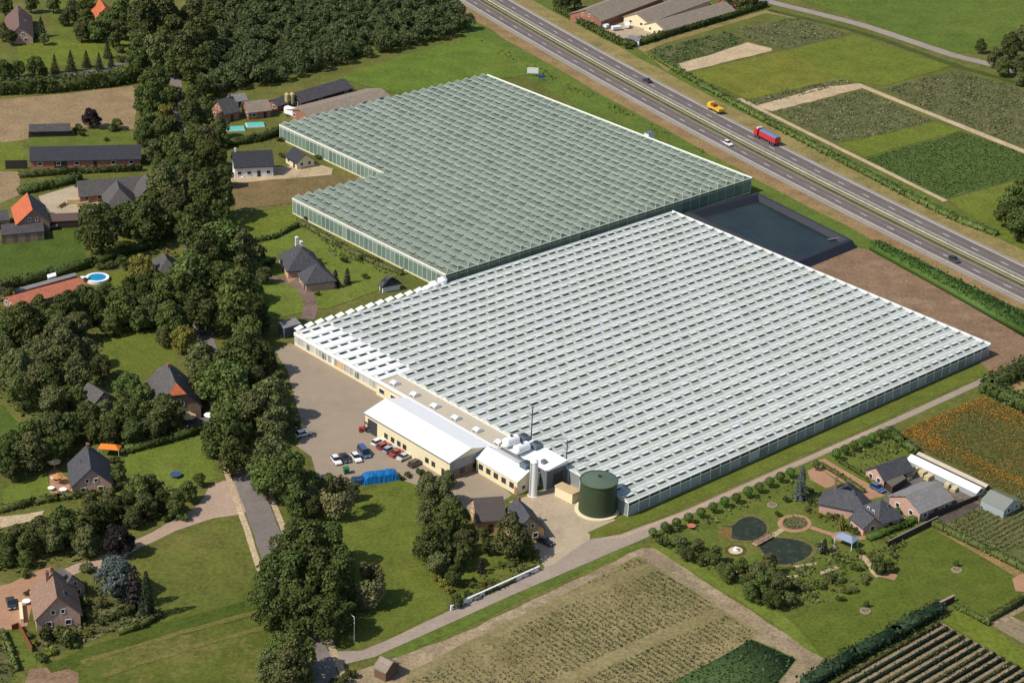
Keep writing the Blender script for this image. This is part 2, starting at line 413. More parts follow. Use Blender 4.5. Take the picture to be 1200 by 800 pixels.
lay('garden_bed', [(110, 700), (175, 690), (188, 712), (120, 745), (50, 772), (40, 750), (85, 735)], NURS, 'planted garden bed around the brown roofed house', 'garden')
lay('lawn', [(150, 668), (164, 641), (210, 626), (250, 611), (286, 603), (297, 605), (318, 690), (308, 703), (215, 722), (185, 728), (172, 700)], PADD, 'pale green mown meadow beside the lane', 'meadow')
lay('meadow', [(50, 776), (120, 748), (186, 728), (310, 698), (330, 720), (345, 800), (30, 830)], soil('meadow_bottom', S(84, 95, 36), S(98, 105, 42), S(140, 126, 76), .028, .6, math.atan2(*(lambda d: (d.y, d.x))(G(310, 700)-G(60, 790))), 7, .8), 'rough green meadow with tan patches at bottom left', 'meadow')
lay('dirt_heap', [(35, 784), (70, 780), (92, 788), (95, 830), (20, 830)], DIRT, 'round bare earth patch at the bottom left', 'earth')
lay('lawn', [(375, 598), (470, 560), (520, 560), (495, 640), (500, 660), (527, 712), (460, 745), (400, 760), (372, 700), (352, 640)], LAWN, 'large mown lawn between the big trees and the office', 'lawn')
# ---- yards at the packing hall
lay('yard', [(322, 411), (341, 402), (480, 480), (560, 545), (600, 580), (560, 606), (500, 572), (470, 562), (386, 566), (372, 562), (365, 535), (347, 522), (356, 508), (337, 434)], YARD, 'large taupe paved parking yard in front of the packing hall', 'yard', amp=.1)
lay('yard', [(596, 588), (628, 578), (665, 560), (700, 570), (722, 612), (692, 622), (690, 640), (660, 664), (640, 668), (625, 640), (636, 612), (616, 596)], YARDP, 'cream paved yard beside the green tank', 'yard', amp=.1)
lay('lawn', [(540, 650), (580, 640), (612, 652), (634, 654), (560, 690), (530, 706), (520, 690)], LAWN, 'small garden lawn inside the low white wall', 'lawn')
# ---- A-side road
lay('road', [(372, 762), (390, 763), (424, 762), (460, 747), (527, 715), (600, 682), (650, 660), (690, 632), (727, 626), (800, 599), (900, 554.5), (1037, 495), (1162, 438), (1169, 442), (1037, 502), (900, 561.5), (800, 607), (757, 630), (600, 697), (500, 742), (440, 769), (400, 779), (384, 784)], ROADC, 'narrow pale road running past greenhouse and field', 'road', amp=.05)
lay('verge', [(440, 771), (500, 744), (600, 699), (756, 632), (752, 640), (600, 708), (560, 727), (470, 768)], BANKG, 'green verge between the pale road and the big crop field', 'verge')
lay('verge', [(688, 624), (740, 600), (1165, 421), (1172, 432), (1037, 491), (900, 551), (800, 595), (728, 624), (700, 630)], LAWN, 'mown grass strip along the front of the greenhouse', 'verge')
lay('footpath', [(700, 632), (728, 627), (800, 600.5), (900, 556), (1030, 499), (1030, 502), (900, 560), (800, 605), (728, 630.5)], ROADP, 'pinkish paved path along the topiary row', 'path', amp=.05)
# ---- fields at the bottom
lay('field', [(405, 790), (476, 766), (540, 742), (640, 696), (752, 642), (768, 642), (965, 771), (930, 830), (400, 840)], SOILP, 'bare soil margin around the big crop field', 'field')
lay('field', [(480, 786), (560, 746), (640, 706), (748, 651), (800, 684), (893, 743), (780, 808), (440, 850)], SOILC, 'big field of olive crop rows on tan soil', 'field')
lay('field', [(880, 748), (934, 772), (900, 815), (760, 815)], GREENF, 'dark green crop field at the bottom edge', 'field')
lay('lawn', [(1045, 645), (1092, 620), (1187, 672), (1197, 695), (1160, 726), (1117, 704), (1100, 709), (968, 770), (920, 727), (950, 714), (1005, 686), (1050, 672)], LAWN4, 'large mown lawn with two small trees', 'lawn')
lay('field', [(965, 806), (1106, 730), (1203, 788), (1203, 815)], soil('rows_soil', S(164, 146, 116), S(148, 130, 104), None, .08, .9), 'tan soil planted with low hedge rows', 'field')
lay('verge', [(1106, 728), (1120, 712), (1205, 764), (1205, 786)], OLIVE, 'olive grass strip beside the low hedge rows', 'verge')
lay('field', [(1158, 729), (1205, 704), (1205, 757)], SOILP, 'small pinkish soil plot at the right edge', 'field')
lay('flower_bed', [(1186, 722), (1205, 712), (1205, 732)], YELL, 'small orange flower bed at the right edge', 'bed')
# ---- garden of the villa at right
lay('lawn', [(760, 628), (800, 607), (900, 563), (1030, 503), (1055, 508), (1095, 560), (1098, 618), (1045, 645), (1050, 672), (960, 710), (920, 724), (880, 700)], LAWN3, 'large ornamental garden lawn around the ponds', 'lawn')
lay('verge', [(760, 638), (772, 636), (925, 726), (962, 768), (950, 764), (905, 728)], LAWN2, 'bright grass edge along the garden boundary', 'verge')
ribbon('driveway', [(958, 540), (985, 556), (1010, 570), (1028, 583)], 4.6, PINKB, 'pink brick driveway leading to the villa', 'driveway', amp=.05)
lay('terrace', [(946, 552), (957, 546), (984, 566), (968, 572), (950, 562)], PINKB, 'pink brick forecourt of the villa', 'terrace', amp=.1)
lay('terrace', [(1000, 604), (1012, 598), (1022, 614), (1008, 622)], PINKB, 'pink brick terrace below the villa', 'terrace', amp=.1)
lay('yard', [(1040, 560), (1066, 545), (1085, 560), (1060, 580), (1035, 590)], GREYP, 'grey yard between the villa sheds', 'yard')
lay('paving', [(1066, 545), (1074, 540), (1150, 582), (1146, 600), (1120, 594)], soil('slab_paving', S(140, 128, 108), S(104, 96, 84), None, .4, 1.0, ANG_B, 1.6, .8), 'grey slab paving beside the white glasshouse', 'paving')
lay('yard', [(1080, 602), (1128, 584), (1150, 592), (1108, 616), (1092, 618)], soil('dark_ground', S(104, 92, 82), S(88, 78, 70), None, .15, .8), 'dark yard in front of the grey shed', 'yard')
# ---- right side fields
lay('field', [(1048, 508), (1152, 464), (1205, 488), (1205, 592), (1166, 572), (1075, 524)], YELL, 'field of orange flowers behind the villa sheds', 'flower field')
lay('field', [(1100, 618), (1150, 596), (1205, 570), (1205, 660), (1166, 650)], soil('veg_soil', S(122, 112, 78), S(96, 104, 56), None, .1, .8, ANG_A, 1.5, .6), 'vegetable plot with crop rows at the right edge', 'vegetable plot')
lay('path', [(1094, 619), (1099, 617), (1205, 672), (1205, 684)], DRYO, 'narrow path along the hedge of the big lawn', 'path', amp=.1)
lay('terrace', [(1186, 678), (1205, 668), (1205, 694), (1190, 692)], PINKB, 'small pink terrace at the right edge', 'terrace', amp=.1)
lay('earth_strip', [(944, 310), (1000, 290), (1022, 293), (1118, 347), (1205, 396), (1205, 428), (1165, 441), (1148, 425), (1158, 410)], DIRT, 'strip of bare brown earth behind the greenhouse', 'earth')
lay('yard', [(1156, 455), (1205, 433), (1205, 482)], DRYO, 'dry ground inside the dark hedge corner', 'ground')
lay('field', [(1016, 292), (1028, 287), (1120, 333), (1205, 375), (1205, 396), (1118, 347)], GREENF, 'ground under the strip of tall green crop', 'field')
# ---- fields beyond the highway
lay('field', [(905, -10), (1005, 22), (1118, 63), (1140, 60), (1210, 45), (1210, -30), (905, -30)], soil('far_field', S(88, 110, 40), S(104, 118, 48), None, .012, .4, ANG_A, 9, .4), 'wide green field beyond the far road', 'field')
lay('field', [(690, -40), (905, -40), (905, 2), (855, 18), (760, 60), (735, 58)], GRASS, 'grass around the farm beyond the highway', 'field')
lay('yard', [(664, 19), (700, 26), (745, 15), (800, 12), (768, 46), (728, 50), (700, 38)], YARDP, 'pale concrete yard of the farm beyond the highway', 'yard', amp=.1)
ribbon('road', [(840, -22), (870, -8), (905, 3), (1000, 27), (1060, 46), (1117, 65), (1165, 77), (1230, 96)], 5.5, CONC, 'narrow grey road between far fields', 'road')
lay('track', [(746, 56), (770, 48), (900, 12), (935, 20), (930, 22), (898, 16), (772, 54), (756, 62), (788, 82), (782, 84)], DRY, 'dry grass track around the far nursery plot', 'track')
lay('field', [(760, 60), (850, 37), (876, 47), (840, 64), (786, 77)], NURS, 'green and brown nursery plot nearest the far farm', 'nursery')
lay('field', [(862, 34), (932, 21), (996, 41), (918, 58), (876, 48)], NURS, 'brownish nursery plot beside the far road', 'nursery')
lay('sand', [(786, 78), (838, 63), (876, 50), (904, 57), (905, 60), (802, 85)], SAND, 'pale bare sand patch between nursery and meadow', 'sand')
lay('meadow', [(804, 86), (920, 60), (928, 62), (985, 94), (880, 118)], soil('olive_dry', S(108, 120, 40), S(126, 122, 50), None, .03, .5, ANG_B, 5, .3), 'yellowish meadow between sand patch and green meadow', 'meadow')
lay('meadow', [(924, 60), (1000, 42), (1115, 78), (1035, 101), (987, 94)], OLIVE, 'green meadow beside the far road', 'meadow')
lay('field', [(872, 119), (925, 106), (985, 93), (1000, 97), (905, 122), (884, 124)], NURS, 'narrow brown plot above the sand strip', 'nursery')
lay('sand', [(884, 125), (960, 103), (1005, 98), (1010, 104), (905, 131)], SAND, 'pale sand strip between nursery plots', 'sand')
lay('field', [(903, 131), (1012, 106), (1097, 143), (1050, 157), (978, 168)], NURS, 'pale dotted nursery plot below the sand strip', 'nursery')
lay('field', [(1033, 104), (1120, 83), (1210, 108), (1210, 176), (1165, 162), (1092, 132)], NURS, 'large dotted nursery plot at the right edge', 'nursery')
lay('meadow', [(980, 170), (1095, 143), (1128, 153), (1012, 185)], OLIVE, 'olive meadow strip below the dotted nursery', 'meadow')
lay('field', [(1012, 186), (1127, 154), (1210, 184), (1210, 207), (1107, 233)], GREENF, 'dark green crop field beyond the highway', 'field')
lay('meadow', [(1110, 235), (1210, 208), (1210, 300), (1160, 268)], OLIVE, 'olive meadow beside the dark trees', 'meadow')
ribbon('track', [(1004, 99), (1210, 182)], 3.2, SAND, 'pale sand track between nursery plots', 'track')
ribbon('track', [(866, 116), (1108, 236)], 2.2, SAND, 'narrow pale track along the plots', 'track')
ribbon('ditch', [(900, 12), (1000, 36), (1060, 56), (1117, 76), (1165, 90), (1230, 110)], 3.4, soil('ditch_green', S(70, 84, 38), S(82, 94, 44), None, .2, .8), 'dark green ditch along the far road', 'ditch', amp=.5)
lay('lawn', [(186, 730), (310, 699), (318, 716), (180, 752), (60, 788), (52, 778), (120, 752)], soil('meadow_dark', S(76, 92, 32), S(86, 98, 36), None, .05, .7), 'darker green strip along the upper edge of the bottom meadow', 'meadow', amp=.5)
for _t, _q in (('upper', [(95, 776), (200, 745), (312, 714)]), ('lower', [(120, 792), (220, 760), (318, 733)])): ribbon('track', _q, 1.3, soil('worn_grass', S(124, 116, 64), S(112, 110, 54), None, .1, .8), '%s faint tan wheel track across the bottom meadow' % _t, 'track', amp=.3)
# ---- around the back greenhouse
lay('meadow', [(395, 92), (470, 66), (556, 42), (600, 62), (640, 85), (572, 95), (480, 112), (445, 106)], soil('meadow_back', S(96, 118, 42), S(106, 124, 46), S(118, 118, 56), .02, .5, ANG_B, 7, .35), 'green meadow between wood and back greenhouse', 'meadow')
lay('yard', [(270, 200), (320, 196), (335, 196), (360, 188), (390, 198), (388, 208), (300, 214), (270, 214)], SAND, 'pale gravel yard of the white house', 'yard')
lay('earth_strip', [(272, 215), (390, 205), (425, 208), (400, 222), (345, 238), (275, 246)], soil('bare_brown', S(134, 112, 78), S(122, 108, 68), S(110, 108, 56), .04, .6), 'brown bare ground beside the back greenhouse corner', 'earth')
lay('lawn', [(275, 258), (345, 240), (348, 262), (300, 284), (278, 284)], OLIVE, 'light green paddock left of the back greenhouse', 'lawn')
lay('lawn', [(300, 290), (345, 268), (400, 282), (470, 320), (440, 342), (385, 362), (370, 362), (302, 380), (300, 330)], LAWN2, 'garden lawn around the slate roofed villa', 'lawn')
ribbon('driveway', [(290, 327), (318, 327), (342, 331), (358, 342), (364, 362), (360, 374)], 4.0, DRIVE, 'brown curved driveway of the slate roofed villa', 'driveway', amp=.05)
lay('terrace', [(326, 300), (334, 297), (350, 325), (338, 332)], PINKB, 'brick terrace beside the slate roofed villa', 'terrace', amp=.1)
# ---- village lane and drive
ribbon('road', [(388, 830), (378, 790), (362, 750), (343, 705), (326, 665), (311, 620), (296, 580), (276, 525), (258, 470), (245, 420), (235, 370), (228, 320), (224, 270), (221, 220), (214, 170), (208, 120), (206, 80), (210, 30)], [6, 6, 6, 6, 6, 6, 6, 6, 5.5, 5, 5, 4.6, 4.4, 4.2, 4, 4, 4, 4], TARMAC, 'grey village lane running under the trees', 'road')
for off, lb in ((-4.3, 'pale cycle path on the left side of the lane'), (4.2, 'pale cycle path on the right side of the lane')):
    ribbon('path', [G(*p)+Vector((off, 0)) for p in ((388, 830), (378, 790), (362, 750), (343, 705), (326, 665), (311, 620), (296, 580), (276, 525))], 1.4, SAND, lb, 'path', world=True, amp=.05)
# ------------------------------------------------------------------ building materials
SLATE = tiles('slate_roof', S(98, 98, 102), S(78, 78, 84))
SLATED = tiles('dark_roof', S(72, 72, 80), S(60, 60, 68))
GREYT = tiles('grey_tile_roof', S(112, 108, 104), S(92, 88, 86))
BROWNT = tiles('brown_tile_roof', S(170, 138, 118), S(148, 118, 102))
REDT = tiles('orange_tile_roof', S(226, 128, 84), S(200, 104, 68))
SALMON = tiles('salmon_tile_roof', S(222, 140, 108), S(196, 116, 90))
REDBR = tiles('red_brown_roof', S(140, 112, 104), S(118, 92, 86))
ETERN = tiles('fibre_cement_roof', S(170, 154, 136), S(150, 136, 120), .9)
ETERND = tiles('dark_sheet_roof', S(98, 94, 96), S(82, 78, 80), .9)
LIGHTG = tiles('light_sheet_roof', S(158, 152, 150), S(140, 136, 136), .9)
WHITER = plain('white_sheet_roof', (.80, .80, .79), .45, .05, .3)
BRICK = bricks('red_brick', S(176, 122, 102, 1.), S(158, 106, 88, 1.))
BRICKP = bricks('pink_brick_wall', S(198, 164, 146, 1.1), S(184, 148, 132, 1.1))
BRICKB = bricks('brown_brick', S(166, 140, 122, 1.), S(148, 124, 108, 1.))
WHITEW = plain('white_wall', (.74, .73, .70), .7, .08)
CREAMW = plain('cream_wall', S(250, 236, 196), .7, .08)
TANW = plain('tan_wall', S(214, 170, 118), .7, .1)
TIMBER = plain('dark_timber', S(78, 64, 56), .8, .2)
FRAME = plain('white_frame', (.78, .78, .76), .5, .05)
PANE = glossy('window_pane', (.03, .035, .04), .08, .6)
DOORM = plain('dark_door', S(70, 60, 56), .6, .1)
STEELG = plain('grey_metal', S(140, 144, 148), .4, .1, spec=.5, metal=.4)
STEELD = plain('dark_metal', S(70, 72, 76), .5, .1)
WHITEP = plain('white_metal', (.8, .8, .79), .4, .06)
POTM = plain('chimney_brick', S(150, 110, 92), .8, .15)

def ring_window(parent, axis, pos, u, z, w_, h_, sgn, frame=None, name='window'):
    """framed window on a wall; axis 'x': wall plane y=pos, axis 'y': wall plane x=pos. Pane is a sub-part"""
    fm, pn = MB(), MB(); d0, d1, t = .0, .09*sgn, .12
    def bx(mb, u0, u1, z0, z1, a, b):
        lo, hi = min(a, b)+pos, max(a, b)+pos
        if axis == 'x': mb.box(u0, u1, lo, hi, z0, z1)
        else: mb.box(lo, hi, u0, u1, z0, z1)
    bx(fm, u-w_/2, u+w_/2, z, z+t, -.02*sgn, d1); bx(fm, u-w_/2, u+w_/2, z+h_-t, z+h_, -.02*sgn, d1)
    bx(fm, u-w_/2, u-w_/2+t, z+t, z+h_-t, -.02*sgn, d1); bx(fm, u+w_/2-t, u+w_/2, z+t, z+h_-t, -.02*sgn, d1)
    f = fm.build(name, frame or FRAME, parent)
    bx(pn, u-w_/2+t, u+w_/2-t, z+t, z+h_-t, -.02*sgn, .04*sgn); pn.build('pane', PANE, f)
    return f
def add_door(parent, axis, pos, u, w_, h_, sgn, mt=None, name='door'):
    mb = MB(); lo, hi = sorted((pos-.02*sgn, pos+.07*sgn))
    if axis == 'x': mb.box(u-w_/2, u+w_/2, lo, hi, 0, h_)
    else: mb.box(lo, hi, u-w_/2, u+w_/2, 0, h_)
    return mb.build(name, mt or DOORM, parent)

def house(label, R0, R1, w_, eave, ridge, roof, wall, hip=(0, 0), name='house', cat='house', over=.45, chim=(), win=True,
          door=True, sky=(), world=False, group=None, wsp=3.4, gw=True, z0=-.1, wf=None, upper=True, big=None, th=.24, roof2=None, cm=None):
    P0 = R0 if world else G(R0[0], R0[1], ridge); P1 = R1 if world else G(R1[0], R1[1], ridge)
    c = (P0+P1)/2; d = P1-P0; L = d.length; rot = math.atan2(d.y, d.x)
    o = thing(name, label, cat, (c.x, c.y, 0), rot, group)
    hw, hl = w_/2, L/2; rise = ridge-eave; sl_ = rise/hw
    zo = eave-over*sl_; yo = hw+over
    # roof: ridge ends may be hipped; hip 0 gable, 1 full hip, between = half hip
    V, F = [], []
    ends = []
    for e, h in ((-1, hip[0]), (1, hip[1])):
        pull = hw*.95*h
        zt = ridge-rise*h                      # level where the hip starts
        yt = hw*h                              # half width there
        xr = e*(hl+over*.8-pull if h else hl+over*.8); xe = e*(hl+over*.8)
        ends.append((h, xr, xe, zt, yt))
    def add(v): V.append(v); return len(V)-1
    idx = {}
    for k, (h, xr, xe, zt, yt) in enumerate(ends):
        idx[k, 'r'] = add((xr, 0, ridge))
        for s in (-1, 1):
            if h >= .99: idx[k, s] = add((xe, s*yo, zo))
            else:
                idx[k, s] = add((xe, s*yo, zo))
                if h > 0: idx[k, s, 't'] = add((xe, s*yt, zt))
    for s in (-1, 1):
        poly = [idx[0, s]]
        if 0 < ends[0][0] < .99: left = [idx[0, s, 't'], idx[0, 'r']]
        else: left = [idx[0, 'r']]
        if 0 < ends[1][0] < .99: right = [idx[1, 'r'], idx[1, s, 't']]
        else: right = [idx[1, 'r']]
        f = [idx[0, s], idx[1, s]] + right[::-1] + left[::-1]
        F.append(tuple(f if s == -1 else f[::-1]))
    for k in (0, 1):
        h = ends[k][0]
        if h >= .99: f = (idx[k, -1], idx[k, 'r'], idx[k, 1])
        elif h > 0: f = (idx[k, -1, 't'], idx[k, 'r'], idx[k, 1, 't'])
        else: continue
        F.append(f if k == 0 else f[::-1])
    F2 = []
    for f in F:                                # orient upwards
        a, b, c3 = (Vector(V[i]) for i in f[:3]); F2.append(f if (b-a).cross(c3-a).z > 0 else tuple(reversed(f)))
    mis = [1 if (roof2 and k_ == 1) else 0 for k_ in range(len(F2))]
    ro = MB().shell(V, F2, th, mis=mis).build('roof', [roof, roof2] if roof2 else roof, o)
    # walls with gables
    mb = MB(); et = eave-.12
    if hip[0] >= .99 and hip[1] >= .99:
        mb.box(-hl, hl, -hw, hw, z0, et)
    else:
        rings = []
        for (h, xr, xe, zt, yt), x in zip(ends, (-hl, hl)):
            if h >= .99: top = [(x, hw, et), (x, 0, et+.001), (x, 0, et+.001), (x, -hw, et)]
            elif h > 0: top = [(x, hw, et), (x, yt, zt-.12), (x, -yt, zt-.12), (x, -hw, et)]
            else: top = [(x, hw, et), (x, .01, ridge-.12), (x, -.01, ridge-.12), (x, -hw, et)]
            rings.append([(x, -hw, z0), (x, hw, z0)]+top)
        mb.loft(rings)
    mb.build('wall', wall, o)
    # openings on the sides that look towards the open front
    view = Vector((-c.x, -c.y)).normalized(); ca, sa = math.cos(rot), math.sin(rot)
    lx = view.x*ca+view.y*sa; ly = -view.x*sa+view.y*ca
    sy = 1 if ly > 0 else -1; sx = 1 if lx > 0 else -1
    if win and abs(ly) > .12:
        n = max(1, int(L/wsp)); di = n//2 if door else -1
        for i in range(n):
            u = -hl+(i+.5)*L/n
            if i == di: add_door(o, 'x', sy*hw, u, 1.1, min(2.2, eave-.4), sy)
            else: ring_window(o, 'x', sy*hw, u, .9 if eave < 4.5 else 1.2, 1.5, min(1.3, eave-1.4), sy, wf)
    if gw and abs(lx) > .12 and hip[0 if sx < 0 else 1] < .99:
        for u in ((-w_*.22, w_*.22) if w_ > 5 else (0,)):
            ring_window(o, 'y', sx*hl, u, .9, 1.3, 1.3, sx, wf)
        if upper and rise > 2.6:
            for u in (-w_*.11, w_*.11): ring_window(o, 'y', sx*hl, u, eave+.35, .9, 1.15, sx, wf)
    if big:
        for u, bw, bh in big: add_door(o, 'x', sy*hw, u, bw, bh, sy, name='barn_door')
    for (t, q, s_) in chim:
        x = -hl+t*L; y = q*hw; zt = ridge-abs(y)*sl_
        m2 = MB(); m2.box(x-s_, x+s_, y-s_*.8, y+s_*.8, eave-.3, ridge+.8).box(x-s_-.08, x+s_+.08, y-s_*.8-.08, y+s_*.8+.08, ridge+.8, ridge+.95)
        m2.cyl(.14, .12, ridge+.95, ridge+1.25, 8, (x, y)); m2.build('chimney', cm or (POTM if wall is not WHITEW else WHITEW), o)
    for (t, q, sw, sh) in sky:                 # roof windows: frame proud of the tiles
        x = -hl+t*L; y = q*hw; th = math.atan(sl_); zt = ridge-abs(y)*sl_; sg = 1 if y > 0 else -1
        m2 = MB(); c1, s1 = math.cos(th), math.sin(th)
        def pt(u, v, h): return (x+u, y+sg*(v*c1+h*s1), zt-v*s1+h*c1)
        m2.loft([[pt(-sw, -sh, -.05), pt(sw, -sh, -.05), pt(sw, sh, -.05), pt(-sw, sh, -.05)], [pt(-sw, -sh, .1), pt(sw, -sh, .1), pt(sw, sh, .1), pt(-sw, sh, .1)]])
        f = m2.build('roof_window', STEELG, o)
        m3 = MB(); a, b = sw-.1, sh-.1
        m3.loft([[pt(-a, -b, .05), pt(a, -b, .05), pt(a, b, .05), pt(-a, b, .05)], [pt(-a, -b, .13), pt(a, -b, .13), pt(a, b, .13), pt(-a, b, .13)]]); m3.build('pane', PANE, f)
    return o
def dormer(parent, x, sgn, hw, eave, ridge, yq, w_, h_, roofm):
    sl_ = (ridge-eave)/hw; y0 = sgn*yq*hw; zb = ridge-abs(y0)*sl_
    mb = MB(); ylen = h_/sl_
    mb.box(x-w_/2, x+w_/2, min(y0, y0-sgn*ylen), max(y0, y0-sgn*ylen), zb-.3, zb+h_)
    d = mb.build('dormer', FRAME, parent)
    m2 = MB(); m2.box(x-w_/2-.2, x+w_/2+.2, min(y0+sgn*.25, y0-sgn*ylen), max(y0+sgn*.25, y0-sgn*ylen), zb+h_+.003, zb+h_+.18); m2.build('dormer_roof', roofm, d)
    m3 = MB(); m3.box(x-w_/2+.2, x+w_/2-.2, min(y0, y0+sgn*.05), max(y0, y0+sgn*.05), zb+.15, zb+h_-.15); m3.build('pane', PANE, d)
def flat_shed(label, px, h, roof, wall, name='shed', cat='shed', world=False, over=.2, open_side=False, rise=0.0):
    """low building under one flat roof given by its four roof corners"""
    P = [p if world else G(p[0], p[1], h) for p in px]
    c = sum(P, Vector((0, 0)))/len(P); d = P[1]-P[0]; rot = math.atan2(d.y, d.x)
    o = thing(name, label, cat, (c.x, c.y, 0), rot); ca, sa = math.cos(-rot), math.sin(-rot)
    loc = [Vector(((p-c).x*ca-(p-c).y*sa, (p-c).x*sa+(p-c).y*ca)) for p in P]
    area = sum(loc[i].x*loc[(i+1) % len(loc)].y-loc[(i+1) % len(loc)].x*loc[i].y for i in range(len(loc)))
    if area < 0: loc = loc[::-1]
    MB().prism([v*(1-over/max(v.length, .5)) for v in loc], -.1, h-.18).build('wall', wall, o)
    MB().prism(loc, h-.17, h+.05).build('roof', roof, o)
    view = Vector((-c.x, -c.y)).normalized(); best = None
    for i in range(len(loc)):
        a, b = loc[i], loc[(i+1) % len(loc)]; e = b-a; n = Vector((e.y, -e.x)).normalized()
        vw = Vector((view.x*ca-view.y*sa, view.x*sa+view.y*ca))
        if best is None or n.dot(vw) > best[0]: best = (n.dot(vw), a, b, n)
    _, a, b, n = best; e = (b-a).normalized(); k = (1-over/((a+b)/2).length) if (a+b).length > .1 else 1
    mid = (a+b)/2*k; hw2 = min(1.2, (b-a).length*.3)
    mb = MB(); q = [mid-e*hw2-n*.05, mid+e*hw2-n*.05, mid+e*hw2+n*.06, mid-e*hw2+n*.06]
    mb.prism([(v.x, v.y) for v in q], 0, min(2.2, h-.5)); mb.build('door', DOORM, o)
    return o

# ------------------------------------------------------------------ greenhouses
def glass_mat(name, c1, c2, rough=.3, spec=.5, var=.22, clear=0.0):
    mt, t, n, p = _new(name)
    gi = t.nodes.new('ShaderNodeNewGeometry').outputs['Random Per Island']
    v = coord(t)
    c = mix(t, c1, c2, ramp(t, math_(t, 'ADD', math_(t, 'MULTIPLY', noise(t, v, .05, 4, .6), .6), math_(t, 'FRACT', math_(t, 'MULTIPLY', gi, 7.31))), .5, 1.1))
    g = t.nodes.new('ShaderNodeHueSaturation'); t.links.new(c, g.inputs['Color'])
    t.links.new(math_(t, 'ADD', math_(t, 'MULTIPLY', gi, var), 1-var/2), g.inputs['Value'])
    t.links.new(g.outputs[0], p.inputs['Base Color']); p.inputs['Roughness'].default_value = rough; p.inputs['Specular IOR Level'].default_value = spec
    if clear:
        tr = t.nodes.new('ShaderNodeBsdfTransparent'); ms = t.nodes.new('ShaderNodeMixShader'); ms.inputs[0].default_value = clear
        t.links.new(p.outputs[0], ms.inputs[1]); t.links.new(tr.outputs[0], ms.inputs[2]); t.links.new(ms.outputs[0], n['Material Output'].inputs[0])
    return mt
GL_F = glass_mat('whitewashed_glass', S(226, 234, 222), S(236, 240, 240), var=.26, clear=.26)
GL_B = glass_mat('greenish_glass', S(148, 162, 147), S(157, 170, 157), .25, var=.3, clear=.38)
GL_W = glass_mat('wall_glass', S(176, 184, 186), S(154, 165, 166), .2, var=.7)
GL_FW = glass_mat('front_wall_glass', S(214, 216, 208), S(196, 200, 192), .25, var=.8)
GL_WG = glass_mat('green_wall_glass', S(134, 156, 142), S(114, 138, 124), .2, var=.4)
BARW = plain('white_bars', (.72, .74, .69), .5, .06)
BARG = plain('grey_bars', S(196, 206, 190), .5, .06)
INSIDE = leaves('crop_leaves', (.12, .125, .04), (.17, .17, .065), trans=.3)
VENTW = glass_mat('vent_glass', S(236, 242, 232), S(242, 244, 236))
VENTB = glass_mat('vent_glass_green', S(160, 173, 158), S(168, 180, 166))

